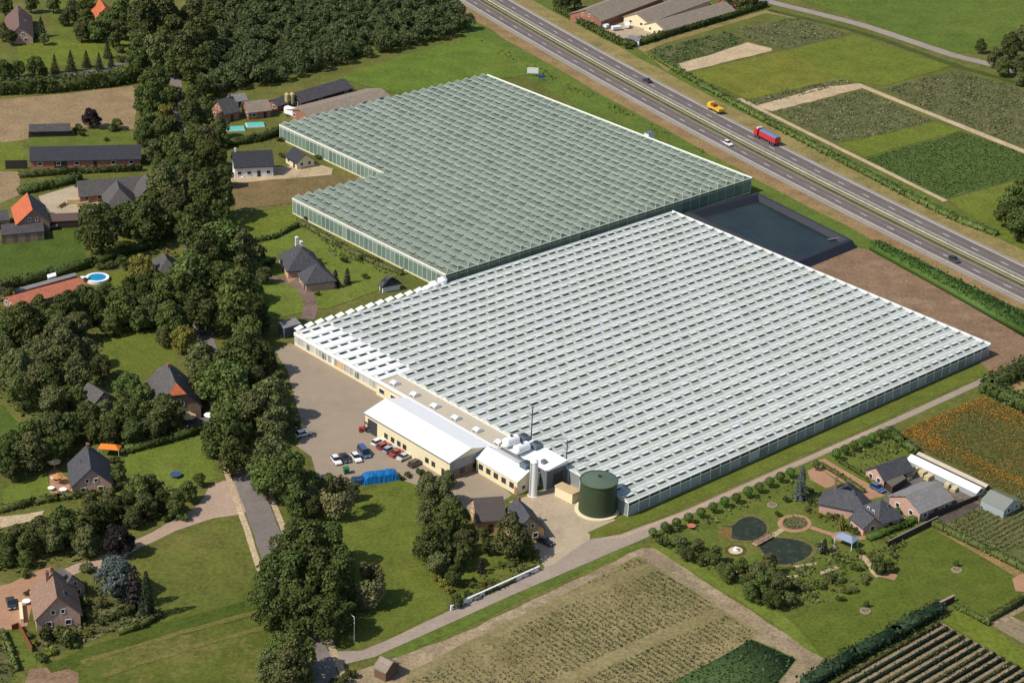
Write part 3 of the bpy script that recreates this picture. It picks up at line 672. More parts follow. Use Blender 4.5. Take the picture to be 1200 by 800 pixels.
def greenhouse(label, org, nb, bw, cells, length, eave, rise, vside, glass, barm, ventm, along, vw, span, stagger, wallm, nmax_face=1, ext=None, open_h=.45, flap=1.15, hip0=0.0, hip1=0.0):
    """rows of ridge-and-furrow bays. local x runs along the ridges when along == 'A', bays stack on local y.
       span(i) gives the start and end of bay i along the ridge; vside the roof side (-1/+1) with the vents"""
    rot = YAW if along == 'A' else YAW+math.pi/2
    o = thing('greenhouse', label, 'greenhouse', (org.x, org.y, 0), rot)
    roof, bars = MB(), MB()
    flaps = []
    z0, z1 = eave, eave+rise
    half = bw/2; sl_len = math.hypot(half, rise); vt = 1-flap/sl_len      # vents take the upper part of the slope
    for i in range(nb):
        x0, x1 = span(i); y0 = i*bw; ym = y0+half; y1 = y0+bw
        n = max(1, round((x1-x0)/cells)); cw = (x1-x0)/n
        for s in (-1, 1):
            ye = y0 if s < 0 else y1
            def P(x, t):
                if abs(x-x0) < 1e-5: x += hip0*t
                elif abs(x-x1) < 1e-5: x -= hip1*t
                return (x, ye+(ym-ye)*t, z0+(z1-z0)*t)
            f1 = lambda q: roof.face(q if s < 0 else q[::-1], 1 if (x0 < -1 and max(p[0] for p in q) < 7.5) else 0)
            for j in range(n):
                a, b = x0+j*cw, x0+(j+1)*cw
                f1([P(a, 0), P(b, 0), P(b, 1 if s != vside else vt), P(a, 1 if s != vside else vt)])
            if s == vside:
                sh = cw*.5 if (stagger and i % 2) else 0; cur = x0
                for j in range(n):
                    m0 = x0+(j+.5)*cw+sh-vw/2; m1 = m0+vw
                    if m1 > x1-.1: continue
                    f1([P(cur, vt), P(m0, vt), P(m0, 1), P(cur, 1)]); cur = m1
                    flaps.append((i, m0, m1, ym, s))
                f1([P(cur, vt), P(x1, vt), P(x1, 1), P(cur, 1)])
            for j in range(n+1):                                           # glazing bars lying on the slope
                x = x0+j*cw
                xt = x+(hip0 if j == 0 else -hip1 if j == n else 0)
                q = [(x-.05, ye, z0+.03), (x+.05, ye, z0+.03), (xt+.05, ym, z1+.03), (xt-.05, ym, z1+.03)]
                bars.face(q if s < 0 else q[::-1])
        bars.box(x0+hip0, x1-hip1, ym-.07, ym+.07, z1-.02, z1+.07)                    # ridge
        bars.box(x0, x1, y0-.16, y0+.16, z0-.12, z0+.06)                    # gutter
        for x, e in ((x0, -1), (x1, 1)):                                    # gable ends
            xm = x+hip0 if e < 0 else x-hip1
            q = [(x, y0, z0), (x, y1, z0), (xm, ym, z1)]
            roof.face(q if e > 0 else q[::-1])
            bars.tube((x+e*.04, y0, z0), (xm+e*.04, ym, z1), .11, n=5); bars.tube((xm+e*.04, ym, z1), (x+e*.04, y1, z0), .11, n=5)
    xa, xb = span(nb-1); bars.box(xa, xb, nb*bw-.16, nb*bw+.16, z0-.12, z0+.06)
    roof.build('roof', [glass, WHITEP], o)
    bars.build('glazing_bars', barm, o)
    # roof vents: hinged at the ridge and propped open
    ow = o.matrix_world
    M = Matrix.Rotation(rot, 4, 'Z'); 
    def dist(fl):
        p = M @ Vector(((fl[1]+fl[2])/2, fl[3], 0)) + Vector((org.x, org.y, 0)); return (p-Vector((0, 0, CAMH))).length
    flaps.sort(key=dist)
    def flap_mb(mb, ox, oy, oz, wd, s, lift):
        # plate from the hinge (0) down the slope, lifted at its free edge
        dy = -half/sl_len*flap*(1 if s < 0 else -1); y = dy; z = -rise/sl_len*flap+lift
        nrm = Vector((0, -z, y)) if s > 0 else Vector((0, z, -y)); nrm.normalize()
        if nrm.z < 0: nrm = -nrm
        t = nrm*.06
        low = [(ox-wd/2, oy, oz), (ox+wd/2, oy, oz), (ox+wd/2, oy+y, oz+z), (ox-wd/2, oy+y, oz+z)]
        mb.loft([low, [(p[0]+t.x, p[1]+t.y, p[2]+t.z) for p in low]])
    proto = MB(); flap_mb(proto, 0, 0, 0, vw+.1, vside, open_h); pm = proto.mesh('roof_vent', ventm)
    for fl in flaps[:100]:
        v = link('roof_vent', pm, o); v.location = ((fl[1]+fl[2])/2, fl[3], z1+.05)
    rest = MB(); vr = random.Random(nb)
    for fl in flaps[100:]: flap_mb(rest, (fl[1]+fl[2])/2, fl[3], z1+.05, vw+.1, vside, open_h*vr.uniform(.78, 1.12))
    r = rest.build('roof_vents', ventm, o); r['kind'] = 'stuff'
    return o
def glass_wall(o, p, q, h, posts, wallm, barm, open_top=0.0, base=.35, name='glass_wall', basem=None):
    """glazed side wall from p to q (local), posts, eave beam, concrete base; the top band can stand open"""
    p, q = Vector(p), Vector(q); d = q-p; L = d.length; e = d.normalized(); n = Vector((e.y, -e.x)); N = max(1, round(L/posts)); c = L/N
    mb = MB()
    for j in range(N):
        a, b = p+e*(j*c+.04), p+e*((j+1)*c-.04)
        mb.face([(a.x, a.y, base), (b.x, b.y, base), (b.x, b.y, h-open_top), (a.x, a.y, h-open_top)])
    wl = mb.build(name, wallm, o); mb = MB()
    for j in range(N+1):
        a = p+e*j*c; mb.box(-.06, .06, -.09, .09, 0, h-.1, rot=math.atan2(e.y, e.x), o=(a.x, a.y, 0))
    r = math.atan2(e.y, e.x)
    mb.box(-.1, L+.1, -.14, .14, h-.1, h+.12, rot=r, o=(p.x, p.y, 0))
    if open_top:
        mb.box(.07, L-.07, -.06, .06, h-open_top-.08, h-open_top+.04, rot=r, o=(p.x, p.y, 0))
    mb.build('wall_frame', barm, wl)
    MB().box(0, L, -.13, .13, -.1, base, rot=r, o=(p.x, p.y, 0)).build('plinth', basem or plain('concrete', S(176, 168, 152), .8), wl)
    return wl
FA0, FA1, FB0, FB1, FE = 303.0, 442.7, 282.3, 403.1, 3.7
NBF = 30; BWF = (FB1-FB0)/NBF
gf = greenhouse('large front greenhouse with whitewashed ridged glass roof and open vents', W(FA0, FB0), NBF, BWF, 3.48, FA1-FA0, FE, .82, -1, GL_F, BARW, VENTW, 'A', 2.15,
                lambda i: ((-6.3 if i >= 21 else 0.0), FA1-FA0), False, GL_W, open_h=.42, flap=.9, hip1=1.5)
LXF, LYF = FA1-FA0, FB1-FB0
MB().box(LXF+.16, LXF+.42, -.1, LYF+.1, FE-.25, FE+.42).build('fascia', WHITEP, gf)
glass_wall(gf, (0, 0), (LXF, 0), FE, 3.48, GL_W, BARW, 1.0)
glass_wall(gf, (LXF, 0), (LXF, LYF), FE, 4.04, GL_W, BARW)
glass_wall(gf, (LXF, LYF), (-6.3, LYF), FE, 3.48, GL_W, BARW)
glass_wall(gf, (-6.3, LYF), (-6.3, 21*BWF), FE, 1.35, GL_FW, BARW, base=.7, basem=CREAMW)
MB().box(-6.62, -6.45, 21*BWF, LYF, FE-.75, FE+.15).build('fascia', WHITEP, gf)
add_door(gf, 'y', -6.3, LYF-20, 2.2, 2.6, -1, plain('orange_panel', S(236, 186, 130), .6), 'door')
for dy_ in (6, 13, 27): add_door(gf, "y", -6.3, LYF-dy_, 1.6, 2.3, -1, STEELG, 'door')
glass_wall(gf, (0, 21*BWF), (0, 0), FE, 4.04, GL_W, BARW)

BA0, BAN, BA1, BB0, BBN, BB1, BE = 352.3, 389.4, 482.6, 405.8, 479.2, 536.2, 5.0
NBB = 32; BWB = (BA1-BA0)/NBB; NNOT = 9
# ridges along B: local x = B, local y = -A, so bays are counted from the far (+A) side
gb = greenhouse('greenish back greenhouse with L shaped ridged glass roof', W(BA1, BB0), NBB, BWB, 4.2, BB1-BB0, BE, .9, 1, GL_B, BARG, VENTB, 'B', 2.4,
                lambda i: (0.0, (BBN-BB0) if i >= NBB-NNOT else BB1-BB0), True, GL_WG, open_h=.3, flap=.95, hip0=1.7)
LB, LBN, LA = BB1-BB0, BBN-BB0, BA1-BA0; LN = (NBB-NNOT)*BWB
glass_wall(gb, (0, LA), (0, 0), BE, 4.08, GL_WG, BARG, .8, basem=CREAMW)
for fy, f0, f1 in ((LA+.22, -.1, LBN), (-.22, -.1, LB), (LN+.22, LBN+.3, LB)): MB().box(f0, f1, fy-.1, fy+.1, BE-.2, BE+.36).build('fascia', plain('cream_fascia', (.74, .74, .62), .5, .06), gb)
glass_wall(gb, (0, 0), (LB, 0), BE, 4.2, GL_WG, BARW)
glass_wall(gb, (LB, 0), (LB, LN), BE, 4.08, GL_WG, BARG)
glass_wall(gb, (LB, LN), (LBN, LN), BE, 2.1, GL_WG, BARW, .7, basem=CREAMW)
glass_wall(gb, (LBN, LN), (LBN, LA), BE, 4.08, GL_WG, BARG)
glass_wall(gb, (LBN, LA), (0, LA), BE, 2.1, GL_WG, BARW, .7, basem=CREAMW)
# crops under the glass
mb = MB(); rr = random.Random(3)
for (a0, a1, b0, b1) in ((FA0+.5, FA1-.5, FB0+.6, FB1-.5), (BA0+.5, BA1-.5, BB0+.6, BBN-.5), (BAN+.5, BA1-.5, BBN, BB1-.5)):
    b = b0
    while b < b1-1.5:
        q = [W(a0, b), W(a1, b), W(a1, b+1.2), W(a0, b+1.2)]
        mb.prism([(v.x, v.y) for v in q], .05, (3.0 if b1 < 404 else 3.6)+rr.uniform(-.25, .25)); b += 1.7
tag(mb.build('crop_rows', INSIDE), 'dark green crop rows under the glass, seen through the open vents', 'crop', kind='stuff')
# beige corridor along the left side of the front greenhouse
co_ = thing('corridor', 'long beige flat roofed corridor between packing hall and front greenhouse', 'corridor', (*W(298.9, 320.6), 0), YAW)
Lc = FB0+21*BWF-320.6
MB().box(-3.1, 4.0, 0, Lc-.05, -.1, 3.3).build('wall', CREAMW, co_)
MB().box(-3.25, 4.02, -.1, Lc-.08, 3.303, 3.55).build('roof', plain('beige_felt_roof', S(208, 196, 174), .8, .15, .5), co_)
MB().box(-3.0, -2.3, 0, Lc-.1, 3.553, 3.95).build('roof_edge', WHITEP, co_)
k = 0
while k*4.04+2 < Lc-2:
    mb = MB(); y = 2+k*4.04; mb.box(-1.3, .9, y-.9, y+.9, 3.553, 4.1); mb.loft([[(-1.3, y-.9, 4.1), (.9, y-.9, 4.1), (.9, y+.9, 4.1), (-1.3, y+.9, 4.1)], [(-.3, y-.8, 4.55), (-.1, y-.8, 4.55), (-.1, y+.8, 4.55), (-.3, y+.8, 4.55)]])
    f = mb.build('roof_light', WHITEP, co_)
    MB().box(-1.36, -1.3, y-.7, y+.7, 3.7, 4.02).build('pane', PANE, f); k += 2
for k in range(10):
    y = Lc*(k+.5)/10
    if y > 36: ring_window(co_, 'y', -3.1, y, 1.0, 2.2, 1.5, -1)
# white flaps along the far edge and the left block of the front greenhouse
for k in range(14):
    mb = MB(); x = -5.4+k*3.48
    mb.loft([[(x, LYF+.12, FE+.15), (x+2.3, LYF+.12, FE+.6), (x+2.3, LYF+1.7, FE+.75), (x, LYF+1.7, FE+.3)], [(x, LYF+.12, FE+.21), (x+2.3, LYF+.12, FE+.66), (x+2.3, LYF+1.7, FE+.81), (x, LYF+1.7, FE+.36)]])
    mb.build('wall_flap', WHITEP, gf)
# white cylindrical shade rolls and ducts where the two greenhouses meet
o = thing('pipe_bundle', 'white bulky ventilation ducts where the two greenhouses meet', 'ducts', (*W(346.5, 404.2), 0), YAW)
for x, y, r_, h_ in ((0, 0, 1.5, 4.6), (3.2, .2, 1.4, 4.9), (-2.4, .9, 1.0, 3.4)):
    mb = MB(); mb.cyl(r_, r_, 0, h_, 18, (x, y)); mb.cyl(r_*.97, r_*.3, h_+.003, h_+.6, 18, (x, y)); mb.build('duct', WHITEP, o, smooth=False)
MB().box(-4.2, 5.6, -.6, .4, .2, .9).build('base_duct', WHITEP, o)
# white cabinet standing against the far edge of the back greenhouse
g = G(760, 167)
o = thing('cabinet', 'white boxy cabinet at the highway side edge of the back greenhouse', 'cabinet', (g.x, g.y, 0), YAW)
MB().box(-1.3, 1.3, -1.1, 1.1, 0, 3.6).build('body', WHITEP, o); MB().box(-1.4, 1.4, -1.2, 1.2, 3.603, 3.8).build('lid', STEELG, o); MB().box(-.5, .5, -1.16, -1.1, .2, 2.2).build('door', STEELG, o)
# ------------------------------------------------------------------ packing hall and works buildings
hall = house('long white gabled packing hall with cream walls beside the parked cars', W(287.9, 353.2), W(287.9, 320.9), 13.0, 5.0, 6.7, WHITER, CREAMW, name='packing_hall', cat='hall', over=.3, win=False, door=False, gw=False, world=True, th=.18)
hl = 32.3/2
for u in (-9.4, -6.8, -4.4, -2.2, 6.3, 8.7): ring_window(hall, 'x', -6.5, u+1.5, 1.2, 1.3, 1.3, -1, STEELD)
add_door(hall, 'x', -6.5, -13.2, 3.6, 3.8, -1, STEELD, 'gate'); add_door(hall, 'x', -6.5, 13.8, 1.1, 2.2, -1, DOORM)
mb = MB(); mb.box(hl, hl+.06, -6.4, 6.4, 2.4, 4.8); mb.build('gable_cladding', plain('grey_cladding', S(176, 178, 178), .5), hall)
MB().box(hl, hl+.05, -6.4, 6.4, 0, 2.39).build('gable_brick', BRICKB, hall)
for u in (-2.5, 1.5): ring_window(hall, 'y', hl+.06, u, .9, 1.4, 1.2, 1, STEELD)
MB().box(-hl, hl, -6.95, -6.81, 4.75, 4.9).build('gutter', STEELG, hall)
off = house('white roofed cream office building with a row of dark windows', W(292.9, 320.3), W(292.9, 305.6), 7.2, 3.9, 5.6, WHITER, CREAMW, name='office_building', cat='office', over=.3, win=False, door=False, gw=True, world=True, upper=False, th=.18)
for u in (-5.6, -2.9, -.2, 2.6, 5.4): ring_window(off, 'x', -3.6, u, 1.3, 1.5, 1.4, -1, STEELD)
add_door(off, 'x', -3.6, 6.9, .9, 2.1, -1, BRICK)
MB().box(-7.2, -7.0, -3.5, 0, 0, 3.0).build('brick_panel', BRICK, off)
boil = thing('boiler_house', 'flat white roofed boiler house with dark open gable behind the white tower', 'boiler house', (*W(299.7, 311.4), 0), YAW)
MB().box(-3.2, 2.9, -8.2, 7.6, -.1, 5.2).build('wall', plain('grey_blue_wall', S(120, 128, 134), .6), boil)
MB().loft([[(-3.5, -8.6, 5.2), (3.1, -8.6, 5.2), (3.1, 7.9, 5.2), (-3.5, 7.9, 5.2)], [(-3.5, -8.6, 5.5), (3.1, -8.6, 6.2), (3.1, 7.9, 6.2), (-3.5, 7.9, 5.5)]]).build('roof', WHITER, boil)
add_door(boil, 'x', -8.2, .6, 3.2, 3.6, -1, STEELD, 'gate'); ring_window(boil, 'y', -3.2, -5.5, 1.2, 1.6, 1.4, -1, STEELD)
MB().box(-2.4, -1.2, -6, -5, 5.55, 6.5).build('roof_hood', STEELG, boil)
t = thing('silo_tower', 'tall slim white cylinder tower at the corner of the office', 'tower', (*W(292.3, 303.3), 0), YAW)
MB().cyl(.95, .95, 0, 9.2, 24).build('shaft', WHITEP, t, smooth=False); MB().cyl(1.02, .5, 9.203, 9.7, 24).build('cap', WHITEP, t); MB().cyl(1.3, 1.3, -.05, .12, 24).build('foot', CREAMW, t)
mb = MB(); 
for k in range(22): mb.box(-1.2, -.98, -.2, .2, .5+k*.4, .54+k*.4)
mb.box(-1.22, -1.16, -.24, -.2, .3, 9.2).box(-1.22, -1.16, .2, .24, .3, 9.2); mb.build('ladder', STEELG, t)
for i, (a, b, lb) in enumerate(((297.6, 317.2, 'horizontal white tank on the boiler house roof nearest the hall'), (297.2, 313.0, 'horizontal white tank on the boiler house roof nearest the tower'))):
    t = thing('roof_tank', lb, 'tank', (*W(a, b), 5.45), YAW, 'tanks on the boiler house')
    rings = []
    for x, r_ in ((-2.2, .3), (-2.1, .9), (-1.8, 1.2), (1.8, 1.2), (2.1, .9), (2.2, .3)): rings.append([(x, r_*math.cos(q*math.pi/9), 1.55+r_*math.sin(q*math.pi/9)) for q in range(18)])
    MB().loft(rings).build('drum', WHITEP, t); MB().box(-1.5, -1.2, -.8, .8, 0, .8).box(1.2, 1.5, -.8, .8, 0, .8).build('cradle', STEELG, t)
    MB().cyl(.3, .3, 2.7, 3.1, 10).build('hatch', STEELD, t)
for a, b, lb in ((301.5, 317.0, 'grey blue cooling unit on the boiler house roof beside the tanks'), (301.3, 312.3, 'grey blue cooling unit in the middle of the boiler house roof'), (293.6, 307.3, 'round grey fan unit on the office roof end')):
    t = thing('cooling_unit', lb, 'cooling unit', (*W(a, b), 5.9 if a > 295 else 5.3), YAW, 'cooling units on the works roofs')
    MB().box(-1.2, 1.2, -1.2, 1.2, -.3, 1.3).build('casing', plain('unit_blue', S(110, 128, 138), .5), t); MB().cyl(.9, .9, 1.303, 1.6, 16).build('fan_ring', STEELG, t); MB().cyl(.75, .75, 1.603, 1.66, 16).build('fan', STEELD, t)
for a, b, h_, lb in ((304.4, 316.8, 13.5, 'tall thin dark flue mast behind the boiler house'), (304.4, 304.3, 9.5, 'shorter thin flue mast beside the green tank')):
    t = thing('flue_mast', lb, 'mast', (*W(a-.6, b), 3.5), YAW); MB().cyl(.16, .13, 0, h_-3, 10).build('pipe', STEELD, t); MB().cyl(.3, .22, h_-3, h_-2.5, 10).build('cowl', STEELG, t)
    MB().box(-.9, .9, -.05, .05, h_-4.6, h_-4.5).build('bracket', STEELG, t)
sh = flat_shed('small cream cabin standing left of the green tank', [W(296.2, 300.2), W(298.9, 300.4), W(299.4, 294.6), W(296.7, 294.4)], 2.7, plain('sand_roof', S(214, 186, 140), .8), CREAMW, 'cabin', 'cabin', world=True)
# dark green round tank
t = thing('storage_tank', 'big dark green cylindrical storage tank with conical roof', 'tank', (*W(299.6, 289.0), 0), YAW)
TG = plain('tank_green', S(66, 80, 56), .55, .12, .25)
mb = MB(); mb.cyl(4.45, 4.3, .3, 8.0, 48)
pass
mb.build('shell', TG, t)
TR = plain('tank_roof_green', S(98, 114, 96), .5, .1, .4)
MB().cyl(4.42, .35, 8.003, 8.9, 48).build('roof', TR, t); MB().cyl(.4, .4, 8.75, 9.3, 12).build('roof_hatch', TG, t)
mb = MB()
for q in range(48):
    a = 2*math.pi*q/48; b = 2*math.pi*(q+1)/48
    mb.tube((4.4*math.cos(a), 4.4*math.sin(a), 8.08), (4.4*math.cos(b), 4.4*math.sin(b), 8.08), .11, n=5)
mb.build('rim', TG, t)
MB().cyl(5.3, 5.3, -.05, .28, 48).build('base_ring', CREAMW, t)
mb = MB(); mb.box(4.5, 4.9, -1.2, 1.6, 0, 4.2).build('pipe_box', plain('pipe_blue', S(110, 126, 146), .5), t)
# ------------------------------------------------------------------ rain water basin
RIMM = plain('basin_liner', S(44, 46, 54), .5, .2, .3, spec=.4)
o = thing('water_basin', 'rain water basin with dark liner banks between greenhouse and highway', 'basin')
outer = [W(448.5, 404.5), W(481.5, 402.5), W(474.5, 354.3), W(446, 353)]; ctr = sum(outer, Vector((0, 0)))/4
def inset(k): return [ctr+(p-ctr)*k for p in outer]
rings = []
for k, z in ((1.0, .05), (.93, 2.3), (.875, 2.3), (.77, .35), (.76, .3)): rings.append([(p.x, p.y, z) for p in rough_poly(inset(k), 100, 0, 1)])
MB().loft(rings, cap=False).build('bank', RIMM, o)
wp = inset(.80); MB().prism([(p.x, p.y) for p in wp], .2, .72).build('water', soil('basin_water', (.014, .022, .024), (.022, .032, .032), (.022, .034, .022), .06, .5, rough=.16, bmp=.03, amp=.5), o)
MB().tube((*(outer[2]*.9+outer[1]*.1), 2.0), (*(ctr*.35+outer[2]*.65), .9), .25, n=8).build('inlet_pipe', STEELG, o)
# ------------------------------------------------------------------ houses and farms
H = house
h1 = H('brown roofed brick house with two chimneys beside the brick courtyard', (60.7, 666.5), (66.7, 698.7), 9.0, 3.4, 8.0, BROWNT, BRICKP, chim=((.05, .0, .45), (.2, -.25, .4)), sky=((.62, .45, .6, .5),))
H('lower cross wing with grey brown roof behind the brown roofed house', (72, 664), (84, 672), 6.0, 3.0, 6.6, GREYT, BRICKP, name='house_wing', cat='house wing', win=False)
h2 = H('grey slate roofed gabled brick house in the garden with orange canopy', (102.5, 521), (106.5, 548), 9.0, 2.9, 7.2, SLATE, BRICKP, chim=((.1, 0, .4),), sky=((.4, -.4, .4, .5),))
h3 = H('large farmhouse with grey half hipped roof and orange ridge tip', (195, 422), (207.5, 452), 11.5, 3.8, 9.8, GREYT, BRICKB, hip=(.35, .4), chim=((.25, 0, .45),), sky=((.25, .5, .6, .6),))
# orange tiles on the front half hip
r_ = h3.children[0]
H('small grey barn among trees left of the half hipped farmhouse', (104, 448), (121, 459), 6.5, 2.8, 5.4, GREYT, BRICKB)
H('house with steep grey hipped roof half hidden in trees below the brick farmhouse', (190, 290), (198, 309), 9.0, 3.0, 7.6, GREYT, BRICKB, hip=(1, 1), chim=((.3, .2, .35),))
H('long low brick farmhouse with grey tiled roof on the paved farmyard', (91, 212), (166, 206), 8.0, 2.7, 6.0, GREYT, BRICK, wsp=3.6, name='farmhouse', cat='farmhouse')
H('hip roofed grey front wing of the brick farmhouse', (137, 211.5), (141, 226), 9.0, 3.2, 7.4, GREYT, BRICK, hip=(0, 1), name='farmhouse_wing', cat='farmhouse')
H('red brick gable end wing at the right of the brick farmhouse', (171, 203), (177, 215), 8.6, 3.0, 7.4, GREYT, BRICK, name='farmhouse_wing', cat='farmhouse')
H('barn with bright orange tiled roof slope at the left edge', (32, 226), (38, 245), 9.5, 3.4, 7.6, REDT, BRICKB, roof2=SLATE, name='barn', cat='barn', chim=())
flat_shed('low grey roofed shed in front of the orange roofed barn', [(1, 263), (50, 259), (52, 271), (1, 276)], 2.9, ETERND, BRICKB)
flat_shed('grey flat roofed shed at the left edge behind the low shed', [(-14, 247), (9, 246), (12, 258), (-14, 260)], 3.0, ETERND, BRICKB)
flat_shed('brown timber lean-to between barn and farmyard', [(54, 251), (93, 249), (94, 258), (56, 260)], 2.4, plain('brown_boards', S(104, 84, 74), .8), TIMBER)
flat_shed('tiny grey hutch beside the brown lean-to', [(54, 262), (67, 261), (68, 265), (55, 266)], 1.3, STEELG, TIMBER, 'hutch', 'hutch')
H('long dark roofed barn with brick walls and open front bays', (36, 172), (164, 169.5), 10.0, 2.9, 5.7, SLATED, BRICK, name='barn', cat='barn', wsp=5.0, big=((-22, 7.0, 3.0), (-8, 4, 2.6)), chim=())
H('small open fronted dark shed behind the long barn', (35, 145.5), (81, 144.5), 5.0, 2.4, 3.8, ETERND, TIMBER, name='shed', cat='shed', win=False, door=False, big=((-5, 4.0, 1.9), (0.5, 4, 1.9), (6, 4, 1.9)))
H('long low shed with salmon orange tiled roof beside the round pool', (10, 348), (94, 325.5), 6.5, 2.2, 3.6, SALMON, BRICKB, name='shed', cat='shed')
flat_shed('white flat garden store behind the salmon roofed shed', [(55, 322), (65, 319), (66, 323), (56, 326)], 2.2, WHITER, WHITEW, 'garden_store', 'shed')
flat_shed('long grey flat roofed lean-to behind the salmon roofed shed', [(16, 339), (88, 319.5), (91, 322.5), (18, 343)], 2.4, LIGHTG, BRICKB, 'lean_to', 'shed')
H('red brown roofed house at the top left corner', (21, 7), (22.5, 31), 9.5, 2.9, 6.9, REDBR, BRICKP, chim=((.3, .15, .4),), sky=((.5, .5, .6, .6),))
H('tiny orange tiled roof showing between trees at the top edge', (117, -1), (123.5, 9), 7.0, 2.8, 6.2, REDT, BRICK)
H('brick house with grey brown roof among trees left of the tall yellow silos', (255, 117), (272, 113), 8.0, 3.4, 7.2, GREYT, BRICK, chim=((.8, 0, .35),))
H('low grey roofed house right behind the turquoise covers', (287, 119), (313, 116), 7.0, 3.0, 5.6, ETERN, BRICK, name='house')
H('small pale grey roofed shed behind the brick house near the silos', (270, 111), (286, 109), 5.0, 2.6, 4.2, LIGHTG, WHITEW, name='shed', cat='shed')
H('white walled house with dark slate roof on the gravel yard', (273, 177.5), (318, 175.5), 8.5, 4.0, 7.6, SLATED, WHITEW, wsp=3.0, chim=((.06, 0, .3),))
H('dark roofed garage with cream gable beside the greenhouse corner', (345, 172), (358, 180), 6.5, 2.6, 5.0, SLATED, CREAMW, name='garage', cat='garage')
H('long dark roofed barn behind the back greenhouse', (343, 109), (403, 92), 9.0, 2.8, 5.0, ETERND, TIMBER, name='barn', cat='barn', wsp=6, chim=())
H('broad low barn with pale fibre cement roof against the back greenhouse', (352, 128), (446, 104), 15.0, 2.6, 4.6, ETERN, BRICK, name='barn', cat='barn', win=False, sky=tuple((.12+.19*k, -.75, 1.3, .8) for k in range(5)))
for px, py, lb in ((336.5, 127, 'pale yellow feed silo, left of the pair by the dark barn'), (342.5, 126.5, 'pale yellow feed silo, right of the pair by the dark barn')):
    g = G(px, py); t = thing('feed_silo', lb, 'silo', (g.x, g.y, 0), .3, 'feed silos beside the dark barn')
    SY = plain('silo_yellow', S(206, 190, 128), .5, .1)
    MB().cyl(.85, .85, 1.8, 5.2, 16).build('drum', SY, t); MB().cyl(.2, .85, .8, 1.797, 16).build('hopper', SY, t); MB().cyl(.85, .15, 5.203, 5.8, 16).build('cap', SY, t)
    mb = MB()
    for q in range(4):
        a = q*math.pi/2+.4; mb.tube((.8*math.cos(a), .8*math.sin(a), 0), (.8*math.cos(a), .8*math.sin(a), 2.2), .06)
    mb.build('stand', STEELG, t)
hv = H('villa with dark slate hipped roof and white chimneys in the lawn garden', (346.5, 279.5), (357.5, 297), 10.0, 2.8, 7.4, SLATE, BRICKP, hip=(1, 1), cm=WHITEW, chim=((.1, 0, .45), (.4, .1, .45)), sky=((.5, .5, .35, .35), (.6, -.45, .4, .4)))
H('hipped slate roofed side wing of the villa in the lawn garden', (367, 303), (376, 315), 8.6, 3.0, 6.8, SLATE, BRICKP, hip=(1, 1), name='villa_wing', cat='house')
H('small dark hipped garden house with white posts near the white ducts', (455, 321), (459, 324), 5.6, 2.4, 4.6, SLATE, WHITEW, hip=(1, 1), name='garden_house', cat='garden house')
H('low dark roofed shed left of the yellow silos', (318, 117), (332, 112.5), 6.0, 2.4, 3.8, ETERND, BRICK, name='shed', cat='shed', win=False)
flat_shed('grey blue flat roofed shed at the corner of the front greenhouse', [(326, 377), (346, 372), (353, 379), (333, 385)], 3.2, LIGHTG, plain('shed_blue', S(104, 108, 118), .6))
# farm beyond the highway
H('brick fronted barn with long grey roof, left of three beyond the highway', (687, 11), (760, -16), 15.0, 3.4, 6.6, ETERN, BRICK, name='barn', cat='barn', group='barns of the far farm', wsp=8, win=False, chim=())
H('middle grey roofed barn with cream gable beyond the highway', (746, 15.5), (818, -10), 12.0, 3.0, 5.6, ETERN, CREAMW, name='barn', cat='barn', group='barns of the far farm', win=False)
H('right hand grey roofed barn with cream gable beyond the highway', (768, 25), (850, 2), 11.0, 2.8, 5.2, ETERN, CREAMW, name='barn', cat='barn', group='barns of the far farm', win=False)
flat_shed('white flat topped container standing in the far farm yard', [(738, 41), (752, 44), (749, 48), (735, 45)], 2.5, LIGHTG, WHITEW, 'container', 'container')
H('small salmon roofed house between trees behind the far barns', (848, -2), (856, -3), 7, 3, 5.4, SALMON, BRICK)
# house inside the white wall
H('dark brown roofed house standing beside the office yard', (556, 583), (588, 581), 9.0, 3.6, 6.8, plain('brown_roof', S(92, 84, 80), .8, .3), TANW, chim=(), name='house')
H('steep gabled grey roofed house with tan gable next to the cream yard', (606, 583), (621, 604), 7.2, 3.2, 6.8, SLATE, TANW, chim=((.15, 0, .35),))
# villa at the right
hr = H('slate grey villa with half hipped roof and white balcony in the pond garden', (995, 563), (990, 575), 11.0, 3.0, 7.2, SLATE, BRICKP, hip=(.6, 1), chim=((.3, -.5, .35),), sky=((.35, -.4, .3, .4), (.5, .35, .4, .4)))
H('slate roofed side building of the villa joined to a low link', (1022, 588), (1044, 581.5), 8.0, 2.8, 6.0, SLATE, BRICKP, hip=(.8, .8), sky=((.7, -.4, .5, .4),), name='annexe', cat='house')
H('low slate roofed link between villa and side building', (1009, 594), (1024, 606), 5.0, 2.5, 4.4, SLATE, BRICKP, name='annexe', cat='house', win=False)
H('grey sheet roofed shed with pale front slope beside the villa', (1062, 580), (1100, 564.5), 9.5, 3.0, 5.2, LIGHTG, BRICKP, name='shed', cat='shed')
H('long slate roofed stable with pink gable behind the villa', (1027, 546), (1060, 534), 6.0, 2.6, 4.8, SLATE, BRICKP, name='stable', cat='shed')
flat_shed('brown roofed open pergola shed below the stable', [(1034, 560), (1052, 551), (1062, 560), (1046, 570)], 2.2, plain('felt_brown', S(112, 104, 92), .85), TIMBER)
gh = H('long narrow white roofed glasshouse along the flower field', (1068, 532), (1150, 571), 3.4, 1.6, 2.5, WHITER, GL_W, name='glasshouse', cat='glasshouse', win=False, over=.1, th=.08)
H('long narrow cold frame with beige cover beside the flower field', (1077, 529), (1158, 567.5), 1.6, 1.2, 1.6, plain('beige_cover', S(206, 190, 170), .6), TIMBER, name='cold_frame', cat='cold frame', win=False, over=.1, th=.08, door=False, gw=False)
